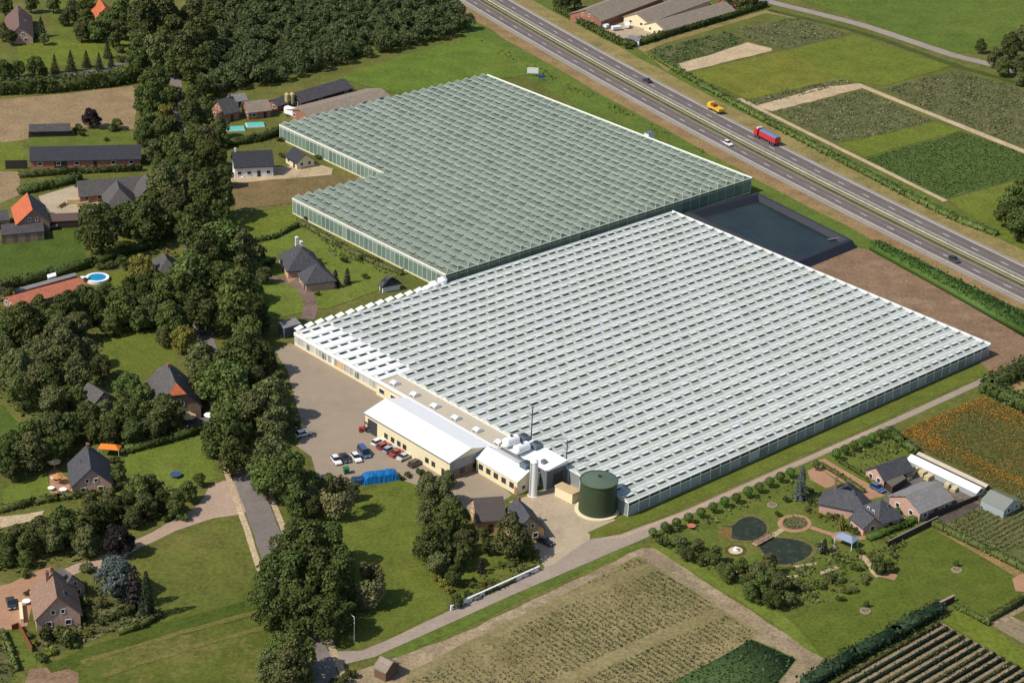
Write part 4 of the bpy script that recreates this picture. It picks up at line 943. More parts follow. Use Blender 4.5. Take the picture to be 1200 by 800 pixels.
H('short grey glass greenhouse at the corner of the flower field', (1161, 573), (1188, 585.5), 7.0, 2.2, 3.8, glass_mat('dull_glass', S(158, 162, 154), S(140, 146, 138), .3, clear=.3), GL_W, name='glasshouse', cat='glasshouse', win=False, over=.1, th=.08)
hut = H('little brown brick hut alone at the edge of the crop field', (446.5, 768), (460, 774.5), 4.2, 2.5, 3.9, ETERN, plain('hut_brick', S(124, 96, 78), .9), name='hut', cat='hut', win=False, over=.25, gw=False)
# orange tip on the half hip: own set of tiles over the front triangle
def tip(o, w_, eave, ridge, L, h):
    hw = w_/2; rise = ridge-eave; pull = hw*.95*h; zt = ridge-rise*h; yt = hw*h; xe = L/2+.36
    mb = MB(); mb.shell([(xe+.02, -yt, zt+.04), (xe+.02, yt, zt+.04), (xe-pull, 0, ridge+.04)], [(0, 1, 2)], .03); mb.build('ridge_tip', REDT, o)
p0, p1 = G(195, 422, 9.8), G(207.5, 452, 9.8)
tip(h3, 11.5, 3.8, 9.8, (p1-p0).length, .4)
# orange tiles cover only the left slope of the barn: darker slate tiles on the other
# ------------------------------------------------------------------ walls, fences, hedges
def wall_line(label, px, h, th, mt, name='garden_wall', cat='wall', cap=None, posts=0):
    P = [G(*p) for p in px]; o = thing(name, label, cat, (P[0].x, P[0].y, 0))
    mb, mc = MB(), MB()
    for a, b in zip(P, P[1:]):
        d = b-a; r = math.atan2(d.y, d.x); q = (a.x-P[0].x, a.y-P[0].y, 0)
        mb.box(0, d.length, -th/2, th/2, -.05, h, rot=r, o=q); mc.box(-.04, d.length+.04, -th/2-.05, th/2+.05, h+.003, h+.1, rot=r, o=q)
    mb.build('wall', mt, o); mc.build('coping', cap or mt, o); return o
wall_line('long low white garden wall beside the narrow pale road', [(528, 715), (632, 668)], 1.1, .3, WHITEW)
wall_line('rust brown board fence beside the brick courtyard', [(14, 738), (22, 735), (38, 764)], 1.2, .12, plain('rust_board', S(140, 84, 52), .8), name='fence', cat='fence')
wall_line('pale rubble wall in front of the brown roofed house', [(24, 710), (26, 730)], 1.0, .6, CREAMW)
wall_line('dark slatted fence along the top of the big lawn', [(1040, 641), (1098, 612)], 1.6, .15, TIMBER, name='fence', cat='fence', cap=plain('pale_coping', S(150, 142, 140), .7))
wall_line('dark boundary fence in front of the grey shed', [(1088, 608), (1146, 585)], 1.3, .2, TIMBER, name='fence', cat='fence', cap=GREYT)
wall_line('short dark wall end beside the long hedge', [(1101, 712), (1117, 704)], 1.5, .5, TIMBER, cap=plain('tan_cap', S(170, 148, 126), .8))

def np_mesh(name, V, nq, mats, extra=None):
    """mesh of loose quads (V: n*4 points), optionally joined with an MB core"""
    me = bpy.data.meshes.new(name); V = np.asarray(V, dtype=np.float32).reshape(-1, 3); n = len(V)//4
    ev = np.array(extra.v, dtype=np.float32).reshape(-1, 3) if extra else np.zeros((0, 3), np.float32)
    ef = extra.f if extra else []
    lt = [len(f) for f in ef]; nl = n*4+sum(lt)
    me.vertices.add(len(V)+len(ev)); me.vertices.foreach_set('co', np.concatenate([V, ev]).ravel())
    me.loops.add(nl); li = np.concatenate([np.arange(n*4), np.array([i+len(V) for f in ef for i in f], dtype=np.int64)]).astype(np.int32)
    me.loops.foreach_set('vertex_index', li)
    me.polygons.add(n+len(ef)); tot = np.concatenate([np.full(n, 4), np.array(lt, dtype=np.int64)]).astype(np.int32)
    st = np.concatenate([[0], np.cumsum(tot)[:-1]]).astype(np.int32)
    me.polygons.foreach_set('loop_start', st); me.polygons.foreach_set('loop_total', tot)
    mi = np.zeros(n+len(ef), np.int32); 
    if extra: mi[n:] = extra.m
    for mt in (mats if isinstance(mats, (list, tuple)) else [mats]): me.materials.append(mt)
    me.polygons.foreach_set('material_index', mi)
    me.update(calc_edges=True); me.validate(); return me
def quads(P, N, size, rs, aspect=1.0, droop=0.0):
    """leaf clump quads at P facing about N"""
    n = len(P); N = N/np.maximum(np.linalg.norm(N, axis=1, keepdims=True), 1e-6)
    r = rs.normal(size=(n, 3)); T = np.cross(N, r); T /= np.maximum(np.linalg.norm(T, axis=1, keepdims=True), 1e-6); B = np.cross(N, T)
    s = (size*rs.uniform(.6, 1.35, n))[:, None] if np.isscalar(size) else size[:, None]
    a, b = T*s, B*s*aspect; k = rs.uniform(.55, 1.0, (n, 4, 1)); bend = N*s*.35
    V = np.stack([P+a*k[:, 0]-bend*rs.uniform(0, 1, (n, 1)), P+b*k[:, 1], P-a*k[:, 2]-bend*rs.uniform(0, 1, (n, 1)), P-b*k[:, 3]], 1)
    return V
# leaf colours
LD = leaves('leaf_dark', (.046, .064, .014), (.092, .114, .027), (.078, .080, .025))
LM = leaves('leaf_mid', (.072, .098, .020), (.128, .152, .038), (.11, .112, .036))
LL = leaves('leaf_olive', (.095, .105, .035), (.15, .16, .055), (.12, .105, .045))
LY = leaves('leaf_yellow', (.17, .17, .03), (.27, .24, .05), (.15, .14, .03))
LD2 = leaves('leaf_dark_warm', (.066, .078, .022), (.108, .116, .038), (.085, .085, .03))
LP = leaves('leaf_purple', (.022, .016, .018), (.045, .032, .03))
LS = leaves('leaf_blue', (.085, .115, .105), (.14, .17, .155))
LC = leaves('leaf_conifer', (.018, .035, .016), (.035, .055, .022))
LW = leaves('leaf_willow', (.17, .17, .065), (.25, .24, .10), (.14, .145, .05))
LG = leaves('leaf_fresh', (.06, .115, .018), (.10, .16, .03))
BARK = plain('bark', S(88, 74, 60), .9, .3, 2)

def hedge(label, px, w_, h, mt=None, name='hedge', cat='hedge', group=None, seed=1, dens=2.2, leaf=.38, world=False, irr=.25, kind=None):
    P = [p if world else G(*p) for p in px]; mt = mt or LD; rs = np.random.RandomState(seed+int(abs(P[0].x)*10) % 9999); core = MB(); QS = []
    for a, b in zip(P, P[1:]):
        d = b-a; L = d.length; e = d.normalized(); nn = Vector((-e.y, e.x)); r = math.atan2(d.y, d.x); o = a-P[0]
        core.box(-w_*.3, L+w_*.3, -w_*.36, w_*.36, 0, h*.86, rot=r, o=(o.x, o.y, 0))
        n = int(dens*L*(w_+2*h)); n = max(n, 20)
        u = rs.uniform(-w_*.4, L+w_*.4, n); q = rs.uniform(-h, w_+h, n); top = (q > 0) & (q < w_)
        y = np.where(top, q-w_/2, np.where(q <= 0, -w_/2, w_/2)); z = np.where(top, h, np.where(q <= 0, h+q, h-(q-w_)))
        bul = 1+irr*.5*np.sin(u*1.3+seed)+irr*.4*rs.normal(size=n); z = z*np.clip(.75+.25*bul, .6, 1.35)+.02; y = y*np.clip(bul, .7, 1.3)
        N = np.stack([np.zeros(n), np.where(top, 0, np.sign(y)), np.where(top, 1.0, .35)], 1)+rs.normal(size=(n, 3))*.5
        X = o.x+e.x*u+nn.x*y; Y = o.y+e.y*u+nn.y*y; N2 = np.stack([e.x*N[:, 0]+nn.x*N[:, 1], e.y*N[:, 0]+nn.y*N[:, 1], N[:, 2]], 1)
        QS.append(quads(np.stack([X, Y, np.maximum(z, .15)], 1), N2, leaf, rs))
    me = np_mesh(name, np.concatenate(QS), 0, mt, core); o = link(name, me); o.location = (P[0].x, P[0].y, 0)
    return tag(o, label, cat, group, kind)
def tufts(name, label, px, dens, size, h, mt, cat='crop', row=None, seed=1, upright=.6, keep=None, core=None, world=False, kind='stuff', jit=.25):
    """uncountable plants scattered (or drilled in rows) over a plot"""
    P = [p if world else G(*p) for p in px]; xs = [p.x for p in P]; ys = [p.y for p in P]; rs = np.random.RandomState(seed)
    area = abs(sum(P[i].x*P[(i+1) % len(P)].y-P[(i+1) % len(P)].x*P[i].y for i in range(len(P))))/2
    bb = (max(xs)-min(xs))*(max(ys)-min(ys)); n = int(dens*bb)
    X = rs.uniform(min(xs), max(xs), n); Y = rs.uniform(min(ys), max(ys), n)
    if row:
        ang, per = row; c, s = math.cos(ang), math.sin(ang); u = X*c+Y*s; v = -X*s+Y*c
        v = np.round(v/per)*per+rs.normal(size=n)*per*.5*jit; X = u*c-v*s; Y = u*s+v*c
    ins = np.zeros(n, bool)
    for i in range(len(P)):
        a, b = P[i], P[(i+1) % len(P)]
        cr = ((a.y > Y) != (b.y > Y)) & (X < (b.x-a.x)*(Y-a.y)/((b.y-a.y) or 1e-9)+a.x); ins ^= cr
    if keep is not None: ins &= keep(X, Y, rs)
    X, Y = X[ins], Y[ins]; n = len(X)
    N = rs.normal(size=(n, 3)); N[:, 2] = np.abs(N[:, 2])*(1-upright)+.2
    Z = rs.uniform(.35, 1.0, n)*h
    me_core = None
    if core:
        me_core = MB(); cc = sum(P, Vector((0, 0)))/len(P); me_core.prism([tuple(cc+(p-cc)*.985) for p in P], 0, h*core)
        if me_core.f and area: pass
        Z = rs.uniform(core*.75, 1.05, n)*h
    me = np_mesh(name, quads(np.stack([X, Y, Z], 1), N, size, rs), 0, mt, me_core); return tag(link(name, me), label, cat, kind=kind)

hedge('long dark tall hedge behind the stubble field', [(-20, 111), (60, 107), (120, 101), (166, 94)], 5.0, 5.0, seed=2, leaf=.6)
hedge('clipped dark hedge along the front of the long dark barn', [(25, 208), (90, 203), (165, 200)], 2.0, 2.0, seed=3)
hedge('thick dark hedge between barn hedge and the farmyard', [(26, 227), (60, 220), (92, 212)], 3.0, 2.4, seed=4)
hedge('long dark hedge along the lower edge of the striped lawn', [(-5, 341), (20, 335), (60, 325), (110, 311), (150, 297), (180, 290)], 2.5, 2.6, seed=5)
hedge('dark hedge on the left of the bottom garden lawn', [(3, 742), (20, 786)], 1.0, 1.4, LM, seed=6)
hedge('clipped hedge along the lower edge of the flower garden', [(142, 742), (165, 735), (187, 722)], 1.6, 1.6, LM, seed=7)
hedge('low hedge below the garden of the grey gabled house', [(0, 600), (40, 590), (70, 585), (110, 580), (148, 570)], 1.8, 1.6, LM, seed=8)
hedge('dark hedge in the shade above the sunny lawn', [(150, 530), (200, 517), (240, 505)], 2.0, 2.2, seed=9)
hedge('dark hedge between paddock and villa garden', [(290, 285), (320, 280), (348, 266)], 1.4, 1.4, seed=10)
hedge('dark hedge strip behind the white house yard', [(262, 172), (300, 166), (332, 156)], 2.6, 2.6, seed=11)
hedge('dark hedge around the far farm, highway side', [(652, 12), (690, 33), (726, 52), (742, 55)], 3.0, 2.4, seed=12, leaf=.5)
hedge('dark hedge along the front of the far barns', [(752, 52), (800, 37), (840, 25), (895, 8)], 3.0, 2.6, seed=13, leaf=.5)
hedge('tall dark hedge arm running to the right edge', [(1160, 456), (1205, 433)], 5.0, 3.4, seed=14, leaf=.5)
hedge('tall dark hedge arm beside the orange flower field', [(1160, 460), (1205, 482)], 5.0, 3.4, seed=15, leaf=.5)
hedge('tall shaggy dark hedge between big lawn and soil rows', [(945, 806), (1000, 772), (1050, 745), (1098, 718)], 3.2, 2.6, LC, seed=16, leaf=.45)
hedge('clipped dark hedge at the lower right corner of the lawn', [(1119, 712), (1158, 732)], 1.0, 1.4, LM, seed=17, irr=.08)
hedge('clipped dark hedge above the pinkish soil plot', [(1160, 727), (1205, 702)], 1.2, 1.8, LD, seed=18, irr=.08)
hedge('clipped green hedge along the right side of the big lawn', [(1096, 617), (1160, 648), (1205, 671)], 2.2, 1.6, LM, seed=19, irr=.08)
hedge('bright green hedge along the villa path', [(1020, 632), (1060, 616), (1086, 602)], 2.2, 1.5, LG, seed=20)
hedge('low hedge along the driveway, house side', [(962, 545), (990, 562), (1012, 577)], 1.0, 1.0, LM, seed=21)
hedge('low hedge along the driveway, meadow side', [(984, 542), (1008, 556), (1032, 572)], 1.0, 1.0, LM, seed=22)
hedge('scrubby green hedge along the far highway ditch', [(764, 66), (800, 88), (850, 116), (900, 144), (980, 186), (1060, 228), (1120, 258), (1165, 275)], 3.2, 1.5, LM, seed=23, irr=.7, leaf=.55, dens=1.3)
hedge('low dark shrubs inside the white garden wall', [(530, 712), (580, 690), (628, 668)], 1.6, 1.0, LD, seed=25, irr=.5)
hedge('row of low shrubs along the greenhouse wall in the villa garden', [(352, 262), (400, 290), (440, 310), (470, 322)], 1.6, 1.3, LL, seed=26, irr=.7)
hedge('hedge along the right of the topiary garden by the flowers', [(1042, 508), (1058, 522), (1072, 531)], 2.2, 2.2, LD, seed=27)
for k in range(13):
    t0 = (1103-3+9.3*k, 732.5+5.1*k); a = G(*t0); b = a-AV*(52 if k < 9 else 52)
    od = ['topmost', 'second', 'third', 'fourth', 'fifth', 'sixth', 'seventh', 'eighth', 'ninth', 'tenth', 'eleventh', 'twelfth', 'thirteenth'][k]
    hedge('%s low dark hedge row from the top on the tan soil' % od, [b, a], .75, .85, LC if k % 3 else LL, name='hedge_row', cat='hedge row', group='low hedge rows on the tan soil at bottom right', seed=40+k, leaf=.26, dens=3.2, world=True, irr=.45)
# crops
LCROP = leaves('crop_olive', (.10, .105, .045), (.19, .18, .085), (.075, .088, .03))
LNUR = leaves('nursery_plants', (.055, .075, .025), (.17, .165, .085), (.36, .33, .23))
LMAIZE = leaves('maize', (.05, .10, .018), (.085, .15, .03))
LBEET = leaves('beet', (.045, .075, .022), (.065, .098, .03))
LORN = leaves('orange_flowers', (.55, .13, .012), (.62, .20, .02))
LVEG = leaves('vegetables', (.07, .11, .04), (.20, .20, .05), (.11, .15, .11))
tufts('maize', 'strip of tall dark green maize between bare earth and highway', [(1017, 292), (1028, 287), (1120, 333), (1205, 375), (1205, 398), (1118, 348)], 5.0, .42, 2.4, LMAIZE, row=(ANG_B, .9), core=.8, seed=50)
tufts('crop', 'dark green leafy crop at the bottom edge', [(880, 750), (932, 773), (900, 812), (770, 812)], 3.0, .34, .7, LBEET, row=(ANG_A, .75), core=.5, seed=51)
tufts('crop', 'olive crop plants drilled in rows on the big field', [(484, 786), (560, 748), (640, 708), (746, 653), (800, 686), (888, 743), (775, 808), (440, 850)], 7.5, .26, .35, LCROP, row=(ANG_B, 1.5), jit=.35, seed=52, upright=.15,
      keep=lambda X, Y, rs: (np.sin((X*math.cos(YAW+math.pi/2)+Y*math.sin(YAW+math.pi/2))*.28+np.sin((X+Y)*.03)*.6) > -.86) & (rs.uniform(size=len(X)) < .55+.45*np.sin(X*.09+Y*.05)*np.sin(Y*.11)))
nk = lambda X, Y, rs: rs.uniform(size=len(X)) < .55+.4*np.sin(X*.35+Y*.2)*np.sin(Y*.31-X*.1)
for px, lb, sd, d in (([(762, 60), (850, 38), (874, 48), (838, 63), (788, 76)], 'dark green nursery shrubs near the far farm', 53, .9),
                   ([(864, 34), (932, 22), (994, 41), (918, 57), (878, 48)], 'mixed nursery shrubs beside the far road', 54, .5),
                   ([(906, 131), (1012, 107), (1094, 143), (1050, 156), (980, 167)], 'pale dotted nursery shrubs below the sand strip', 55, .55),
                   ([(1036, 104), (1120, 84), (1208, 108), (1208, 175), (1165, 161), (1094, 132)], 'dotted nursery shrubs at the right edge', 56, .6),
                   ([(872, 119), (925, 106), (985, 94), (998, 97), (905, 121), (884, 123)], 'dark low shrubs above the sand strip', 57, .7)):
    tufts('nursery_shrubs', lb, px, d*3.2, .42, .6, LNUR if sd != 53 else LBEET, row=(ANG_A, 2.2), seed=sd, keep=nk, upright=.15, jit=.4)
tufts('crop', 'even dark green crop beyond the highway', [(1013, 187), (1127, 155), (1209, 184), (1209, 206), (1107, 232)], 3.0, .34, .4, LBEET, row=(ANG_A, 1.5), seed=58, upright=.05)
fe = G(1052, 507); 
def orange(X, Y, rs):
    a = X*AV.x+Y*AV.y; b = X*BV.x+Y*BV.y; fa = [G(*p) for p in ((1052, 507), (1152, 466), (1205, 586))]
    bt = fa[0].dot(BV); d1 = np.abs(b-(fa[1].dot(BV))) ; e0 = fa[0].dot(AV); 
    patch = np.sin(a*.21+np.sin(b*.13)*1.4)*np.sin(b*.17+a*.05)+.35*np.sin(a*.6+b*.4)
    edge = np.exp(-np.abs(b-(bt-1.0))/2.4)+np.exp(-np.abs(a-(e0+3))/1.6)*.8
    right = np.clip((a-(e0+22))/34, 0, 1)
    return rs.uniform(size=len(X)) < np.clip(edge*1.1+right*.6+.55*(patch > .15)*(right+.3), 0.04, .97)
FP = [(1050, 508), (1152, 465), (1206, 488), (1206, 590), (1166, 571), (1076, 524)]
tufts('flowers', 'orange flower heads spread over the flower field', FP, 15.0, .13, .5, LORN, cat='flowers', seed=59, keep=orange, upright=.1)
tufts('flower_leaves', 'green foliage of the flower field', FP, 8.0, .2, .4, leaves('marigold_leaf', (.085, .108, .032), (.125, .14, .048)), cat='flowers', seed=60, upright=.1)
tufts('vegetables', 'rows of mixed vegetables at the right edge', [(1118, 617), (1150, 602), (1206, 578), (1206, 640), (1176, 648)], 7.0, .24, .5, LVEG, row=(ANG_A, 1.5), seed=61, upright=.15)
tufts('vegetables', 'green bean rows in front of the dark yard', [(1110, 614), (1150, 594), (1156, 600), (1118, 620)], 3, .3, .7, LG, row=(ANG_A, 1.2), seed=62)
# ------------------------------------------------------------------ trees
def lobes_round(rs, k, flat=1.0, q=1.0):
    L = [(0, 0, 1.08*flat, .66)]
    for i in range(k):
        a = rs.uniform(0, 2*math.pi); t = rs.uniform(-.95, 1)
        rr_ = math.sqrt(max(0, 1-t*t))*rs.uniform(.45, .68)*(1.2-.2*q)*(1 if q == 1 else 1.08); L.append((rr_*math.cos(a), rr_*math.sin(a), 1.08*flat+t*.74*flat, rs.uniform(.2, .46)*q))
    return L
def crown_round(seed, n, leaf, k=16, flat=1.0, q=1.0):
    rs = np.random.RandomState(seed); L = np.array(lobes_round(rs, k, flat, q)); w_ = L[:, 3]**2; idx = rs.choice(len(L), n*2, p=w_/w_.sum())
    D = rs.normal(size=(n*2, 3)); D /= np.linalg.norm(D, axis=1, keepdims=True); D[:, 2] = np.where(D[:, 2] < -.35, -D[:, 2], D[:, 2])
    rad = L[idx, 3]*(rs.uniform(.55, 1.08, n*2)**.5); P = L[idx, :3]+D*rad[:, None]
    dd = np.linalg.norm(P[:, None, :]-L[None, :, :3], axis=2)/L[None, :, 3]; dd[np.arange(n*2), idx] = 9
    ok = dd.min(1) > .72; P, D = P[ok][:n], D[ok][:n]; P[:, 2] = np.maximum(P[:, 2], .04)
    return quads(P, D*1.1+rs.normal(size=P.shape)*.55, leaf, rs)
def crown_cone(seed, n, leaf, h=3.2, pw=.85, tiers=9):
    rs = np.random.RandomState(seed); t = rs.uniform(0, 1, n)**1.35; tr = np.round(t*tiers)/tiers; a = rs.uniform(0, 2*math.pi, n)
    arms = .78+.22*np.cos(a*7+tr*9+rs.uniform(0, .3, n)); R_ = (1-t)**pw*arms*(rs.uniform(.35, 1, n)**.45)+.03
    P = np.stack([R_*np.cos(a), R_*np.sin(a), .25+t*(h-.3)-R_*.12], 1); N = np.stack([np.cos(a), np.sin(a), np.full(n, .7)], 1)+rs.normal(size=(n, 3))*.5
    return quads(P, N, leaf*(1-.45*t), rs)
def crown_ball(seed, n, leaf):
    rs = np.random.RandomState(seed); D = rs.normal(size=(n, 3)); D /= np.linalg.norm(D, axis=1, keepdims=True)
    P = D*rs.uniform(.86, 1.03, (n, 1)); P[:, 2] += 1.75
    return quads(P, D+rs.normal(size=D.shape)*.35, leaf, rs)
def crown_willow(seed, n, leaf):
    rs = np.random.RandomState(seed); a = rs.uniform(0, 2*math.pi, n); st = np.floor(rs.uniform(0, 46, n)); sa = st*2.399; t = rs.uniform(0, 1, n)
    r0 = .25+.75*((st*.618) % 1)**.6; top = 2.25-.9*r0**2; z = top-t*(1.35*r0+.1); P = np.stack([r0*np.cos(sa), r0*np.sin(sa), np.maximum(z, .15)], 1)+rs.normal(size=(n, 3))*.09
    N = np.stack([np.cos(sa), np.sin(sa), np.full(n, .5)], 1)+rs.normal(size=(n, 3))*.45
    return quads(P, N, leaf, rs, aspect=1.5)
def crown_bush(seed, n, leaf):
    rs = np.random.RandomState(seed); L = np.array([(rs.uniform(-.5, .5), rs.uniform(-.5, .5), rs.uniform(.25, .75), rs.uniform(.35, .55)) for _ in range(9)])
    idx = rs.randint(0, 9, n); D = rs.normal(size=(n, 3)); D /= np.linalg.norm(D, axis=1, keepdims=True); D[:, 2] = np.abs(D[:, 2])*1.0-.15
    P = L[idx, :3]+D*(L[idx, 3]*rs.uniform(.75, 1.05, n))[:, None]; P[:, 2] = np.maximum(P[:, 2], .05)
    return quads(P, D+rs.normal(size=D.shape)*.5, leaf, rs)
def trunk_mesh(name, h, r, limbs, seed, spread=.55):
    rs = random.Random(seed); mb = MB(); p = Vector((0, 0, -.05)); n = 5
    for i in range(n):
        q = Vector((rs.uniform(-.04, .04), rs.uniform(-.04, .04), h*(i+1)/n)); mb.tube(p, q, r*(1-.7*i/n)*(1.35 if i == 0 else 1), r*(1-.7*(i+1)/n), 8); p = q
    for k in range(limbs):
        a = k*2.4+rs.uniform(-.3, .3); z = h*(.35+.5*k/max(1, limbs)); e = Vector((math.cos(a)*spread, math.sin(a)*spread, z+spread*.9)); mb.tube((0, 0, z), e, r*.42, r*.12, 5)
        mb.tube(e*.6+Vector((0, 0, z))*.4, e*.8+Vector((math.cos(a+.9)*.25, math.sin(a+.9)*.25, .3)), r*.2, r*.06, 4)
    return mb.mesh(name, BARK)
def M_(name, V, mt): return np_mesh(name, V, 0, mt)
KIND = {}
def defkind(key, var, trunk, hc, words, cat='tree', nm='tree'): KIND[key] = (var, trunk, hc, words, cat, nm)
_tr = [trunk_mesh('trunk', 1.3, .085, 8, s) for s in (1, 2)]
_rv = [crown_round(100+i, 3300, .072, 22+4*i, .92+.07*i, .88) for i in range(4)]
_rf = [crown_round(120+i, 5000, .056, 34+i, .98, .78) for i in range(2)]
def rmesh(V, mt): return [M_('crown', v, mt) for v in V]
defkind('D', rmesh(_rv, LD)+rmesh(_rv[:2], LD2), _tr, 1.0, 'dark green tree')
defkind('O', rmesh(_rf, LD), _tr, 1.0, 'huge dark tree')
defkind('M', rmesh(_rv, LM), _tr, 1.0, 'mid green tree')
defkind('L', rmesh(_rv, LL), _tr, 1.0, 'pale olive tree')
defkind('Y', rmesh(_rv[:2], LY), _tr, 1.0, 'yellowish tree')
defkind('P', rmesh(_rv[:1], LP), _tr, 1.0, 'purple leaved tree')
defkind('W', [M_('crown', crown_willow(200, 2600, .075), LW)], _tr, 1.2, 'pale weeping willow')
_ct = [trunk_mesh('trunk', 2.6, .06, 0, 5)]
defkind('C', [M_('crown', crown_cone(210+i, 1500, .10, 3.0+.3*i), LC) for i in range(2)], _ct, 1.3, 'dark conical conifer', nm='conifer')
defkind('S', [M_('crown', crown_round(221, 3000, .075, 26, 1.0), LS)], _tr, 1.0, 'blue grey spruce', nm='conifer')
defkind('K', [M_('crown', crown_cone(230, 1300, .16, 6.0, .5, 14), LC)], [trunk_mesh('trunk', 4, .09, 0, 6)], 2.6, 'narrow dark column conifer', nm='conifer')
defkind('Q', [M_('crown', crown_cone(231, 1300, .16, 5.0, .5, 14), LS)], [trunk_mesh('trunk', 4, .09, 0, 6)], 2.3, 'narrow blue grey spruce', nm='conifer')
defkind('V', [M_('crown', crown_cone(232, 900, .2, 4.2, .4, 10), LY)], [trunk_mesh('trunk', 3, .09, 0, 6)], 1.9, 'narrow yellow column shrub', nm='conifer')
defkind('R', [M_('crown', crown_cone(233, 700, .2, 4.0, .5, 9), LP)], [trunk_mesh('trunk', 3, .09, 0, 6)], 1.8, 'narrow purple column shrub', nm='conifer')
defkind('B', [M_('crown', crown_bush(240+i, 620, .13), mt) for i, mt in enumerate((LM, LD))], [trunk_mesh('stem', .5, .06, 4, 7, .3)], .55, 'green bush', 'bush', 'bush')
defkind('E', [M_('crown', crown_bush(245, 620, .13), LY)], [trunk_mesh('stem', .5, .06, 4, 7, .3)], .55, 'yellow bush', 'bush', 'bush')
defkind('F', [M_('crown', crown_bush(246, 620, .13), LL)], [trunk_mesh('stem', .5, .06, 4, 7, .3)], .55, 'pale olive bush', 'bush', 'bush')
defkind('T', [M_('crown', crown_ball(250, 520, .15), LG)], [trunk_mesh('trunk', 1.5, .09, 0, 8)], 1.75, 'clipped ball tree')
defkind('X', [M_('crown', crown_round(260, 420, .13, 8, .9), LD)], [trunk_mesh('trunk', 1.6, .05, 4, 9, .4)], 1.3, 'small slender tree')
ORD = ['first', 'second', 'third', 'fourth', 'fifth', 'sixth', 'seventh', 'eighth', 'ninth', 'tenth', 'eleventh', 'twelfth', 'thirteenth', 'fourteenth', 'fifteenth']
trs = random.Random(99); NTREE = [0]
def plant(key, cx, cy, rp, label, group=None):
    var, trunk, hc, words, cat, nm = KIND[key]
    r = rp/ppm(cx, cy)*(1.14 if key in 'DMLOYP' else 1.0)
    g = G(cx, cy, hc*r); NTREE[0] += 1
    t = thing(nm, label, cat, (g.x, g.y, 0), trs.uniform(0, 6.28), group, r)
    t.scale = (r*trs.uniform(.94, 1.06), r*trs.uniform(.94, 1.06), r*trs.uniform(.93, 1.07))
    link('trunk' if cat == 'tree' else 'stem', trs.choice(trunk), t); link('crown', trs.choice(var), t)
    return t
def cluster(where, axis, items, group=None, words=None):
    """plants of one place; each label counts along the row within its own kind"""
    by = {}; nd = 0
    for it in items:
        k_ = it[3]
        if k_ == 'D':
            nd += 1
            if nd % 4 == 3: k_ = 'M'
            elif nd % 7 == 5: k_ = 'L'
        f_ = 1+.16*math.sin(it[0]*1.7+it[1]*.9) if k_ in 'DML' else 1
        by.setdefault(k_, []).append((it[0], it[1], it[2]*f_, k_))
    for key, L in by.items():
        L.sort(key=lambda q: q[0] if axis == 'x' else q[1]); w_ = words or KIND[key][3]
        for i, (cx, cy, rp, kk) in enumerate(L):
            if len(L) == 1: lb = '%s %s' % (w_, where)
            else: lb = '%s, %s from the %s %s' % (w_, ORD[i], 'left' if axis == 'x' else 'top', where)
            plant(key, cx, cy, rp, lb, group or 'trees '+where)
    
cluster('behind the top left house', 'x', [(6, 8, 11, 'D'), (36, 6, 9, 'D'), (48, 33, 8, 'C'), (52, 46, 7, 'L'), (62, 6, 9, 'D'), (12, 44, 8, 'D'), (3, 40, 8, 'D'), (75, 22, 7, 'D')])
cluster('near the tiny orange roof', 'x', [(84, 14, 11, 'L'), (100, 30, 11, 'M'), (112, 34, 11, 'M'), (126, 24, 11, 'M'), (141, 10, 13, 'M'), (95, 40, 8, 'L'), (140, 34, 13, 'D'), (102, 6, 9, 'M'), (133, 46, 9, 'M'), (158, 20, 12, 'M')])
cluster('in front of the top left lawn', 'x', [(64, 77, 6.5, 'C'), (83, 74, 7.5, 'C'), (101, 70, 7, 'C'), (116, 74, 6, 'C'), (126, 60, 6.5, 'C'), (130, 72, 5, 'C'), (142, 69, 7, 'B'), (140, 58, 7, 'F'), (6, 80, 10, 'D'), (22, 82, 9, 'D'), (40, 79, 9, 'D'), (50, 84, 6, 'M')])
cluster('in the belt left of the dense wood', 'x', [(170, 30, 18, 'D'), (190, 12, 18, 'D'), (206, 36, 22, 'D'), (166, 60, 17, 'D'), (188, 64, 19, 'D'), (216, 62, 20, 'D'), (232, 44, 18, 'D'), (225, 15, 16, 'D'), (240, 72, 15, 'D'), (160, 78, 12, 'D'), (226, 84, 12, 'M'), (205, 76, 12, 'M'), (246, 22, 14, 'D')])
cluster('beside the stubble field and lane', 'x', [(184, 98, 20, 'D'), (176, 122, 17, 'D'), (194, 134, 13, 'Y'), (172, 146, 14, 'D'), (190, 156, 16, 'M'), (204, 150, 15, 'D'), (184, 176, 14, 'D'), (208, 182, 14, 'M'), (170, 162, 10, 'D'), (203, 115, 11, 'D'), (202, 200, 12, 'D'), (186, 198, 10, 'M')])
cluster('between lane and brick house', 'x', [(226, 116, 13, 'M'), (240, 104, 13, 'D'), (224, 138, 14, 'D'), (240, 132, 14, 'D'), (228, 160, 14, 'M'), (244, 160, 15, 'L'), (252, 182, 13, 'D'), (236, 182, 15, 'M'), (222, 198, 13, 'M'), (258, 150, 9, 'D'), (262, 166, 8, 'D')])
cluster('in front of the brick farmhouse', 'x', [(117, 270, 27, 'O'), (150, 258, 20, 'D'), (172, 262, 21, 'D'), (196, 225, 18, 'L'), (180, 240, 14, 'D'), (205, 244, 17, 'D'), (140, 262, 12, 'D'), (188, 262, 15, 'D')])
cluster('along the upper village lane', 'x', [(228, 222, 18, 'L'), (248, 230, 24, 'D'), (214, 218, 14, 'M'), (228, 274, 24, 'D'), (262, 288, 25, 'D'), (238, 300, 22, 'D'), (282, 300, 18, 'D'), (256, 256, 16, 'D'), (212, 262, 14, 'D')])
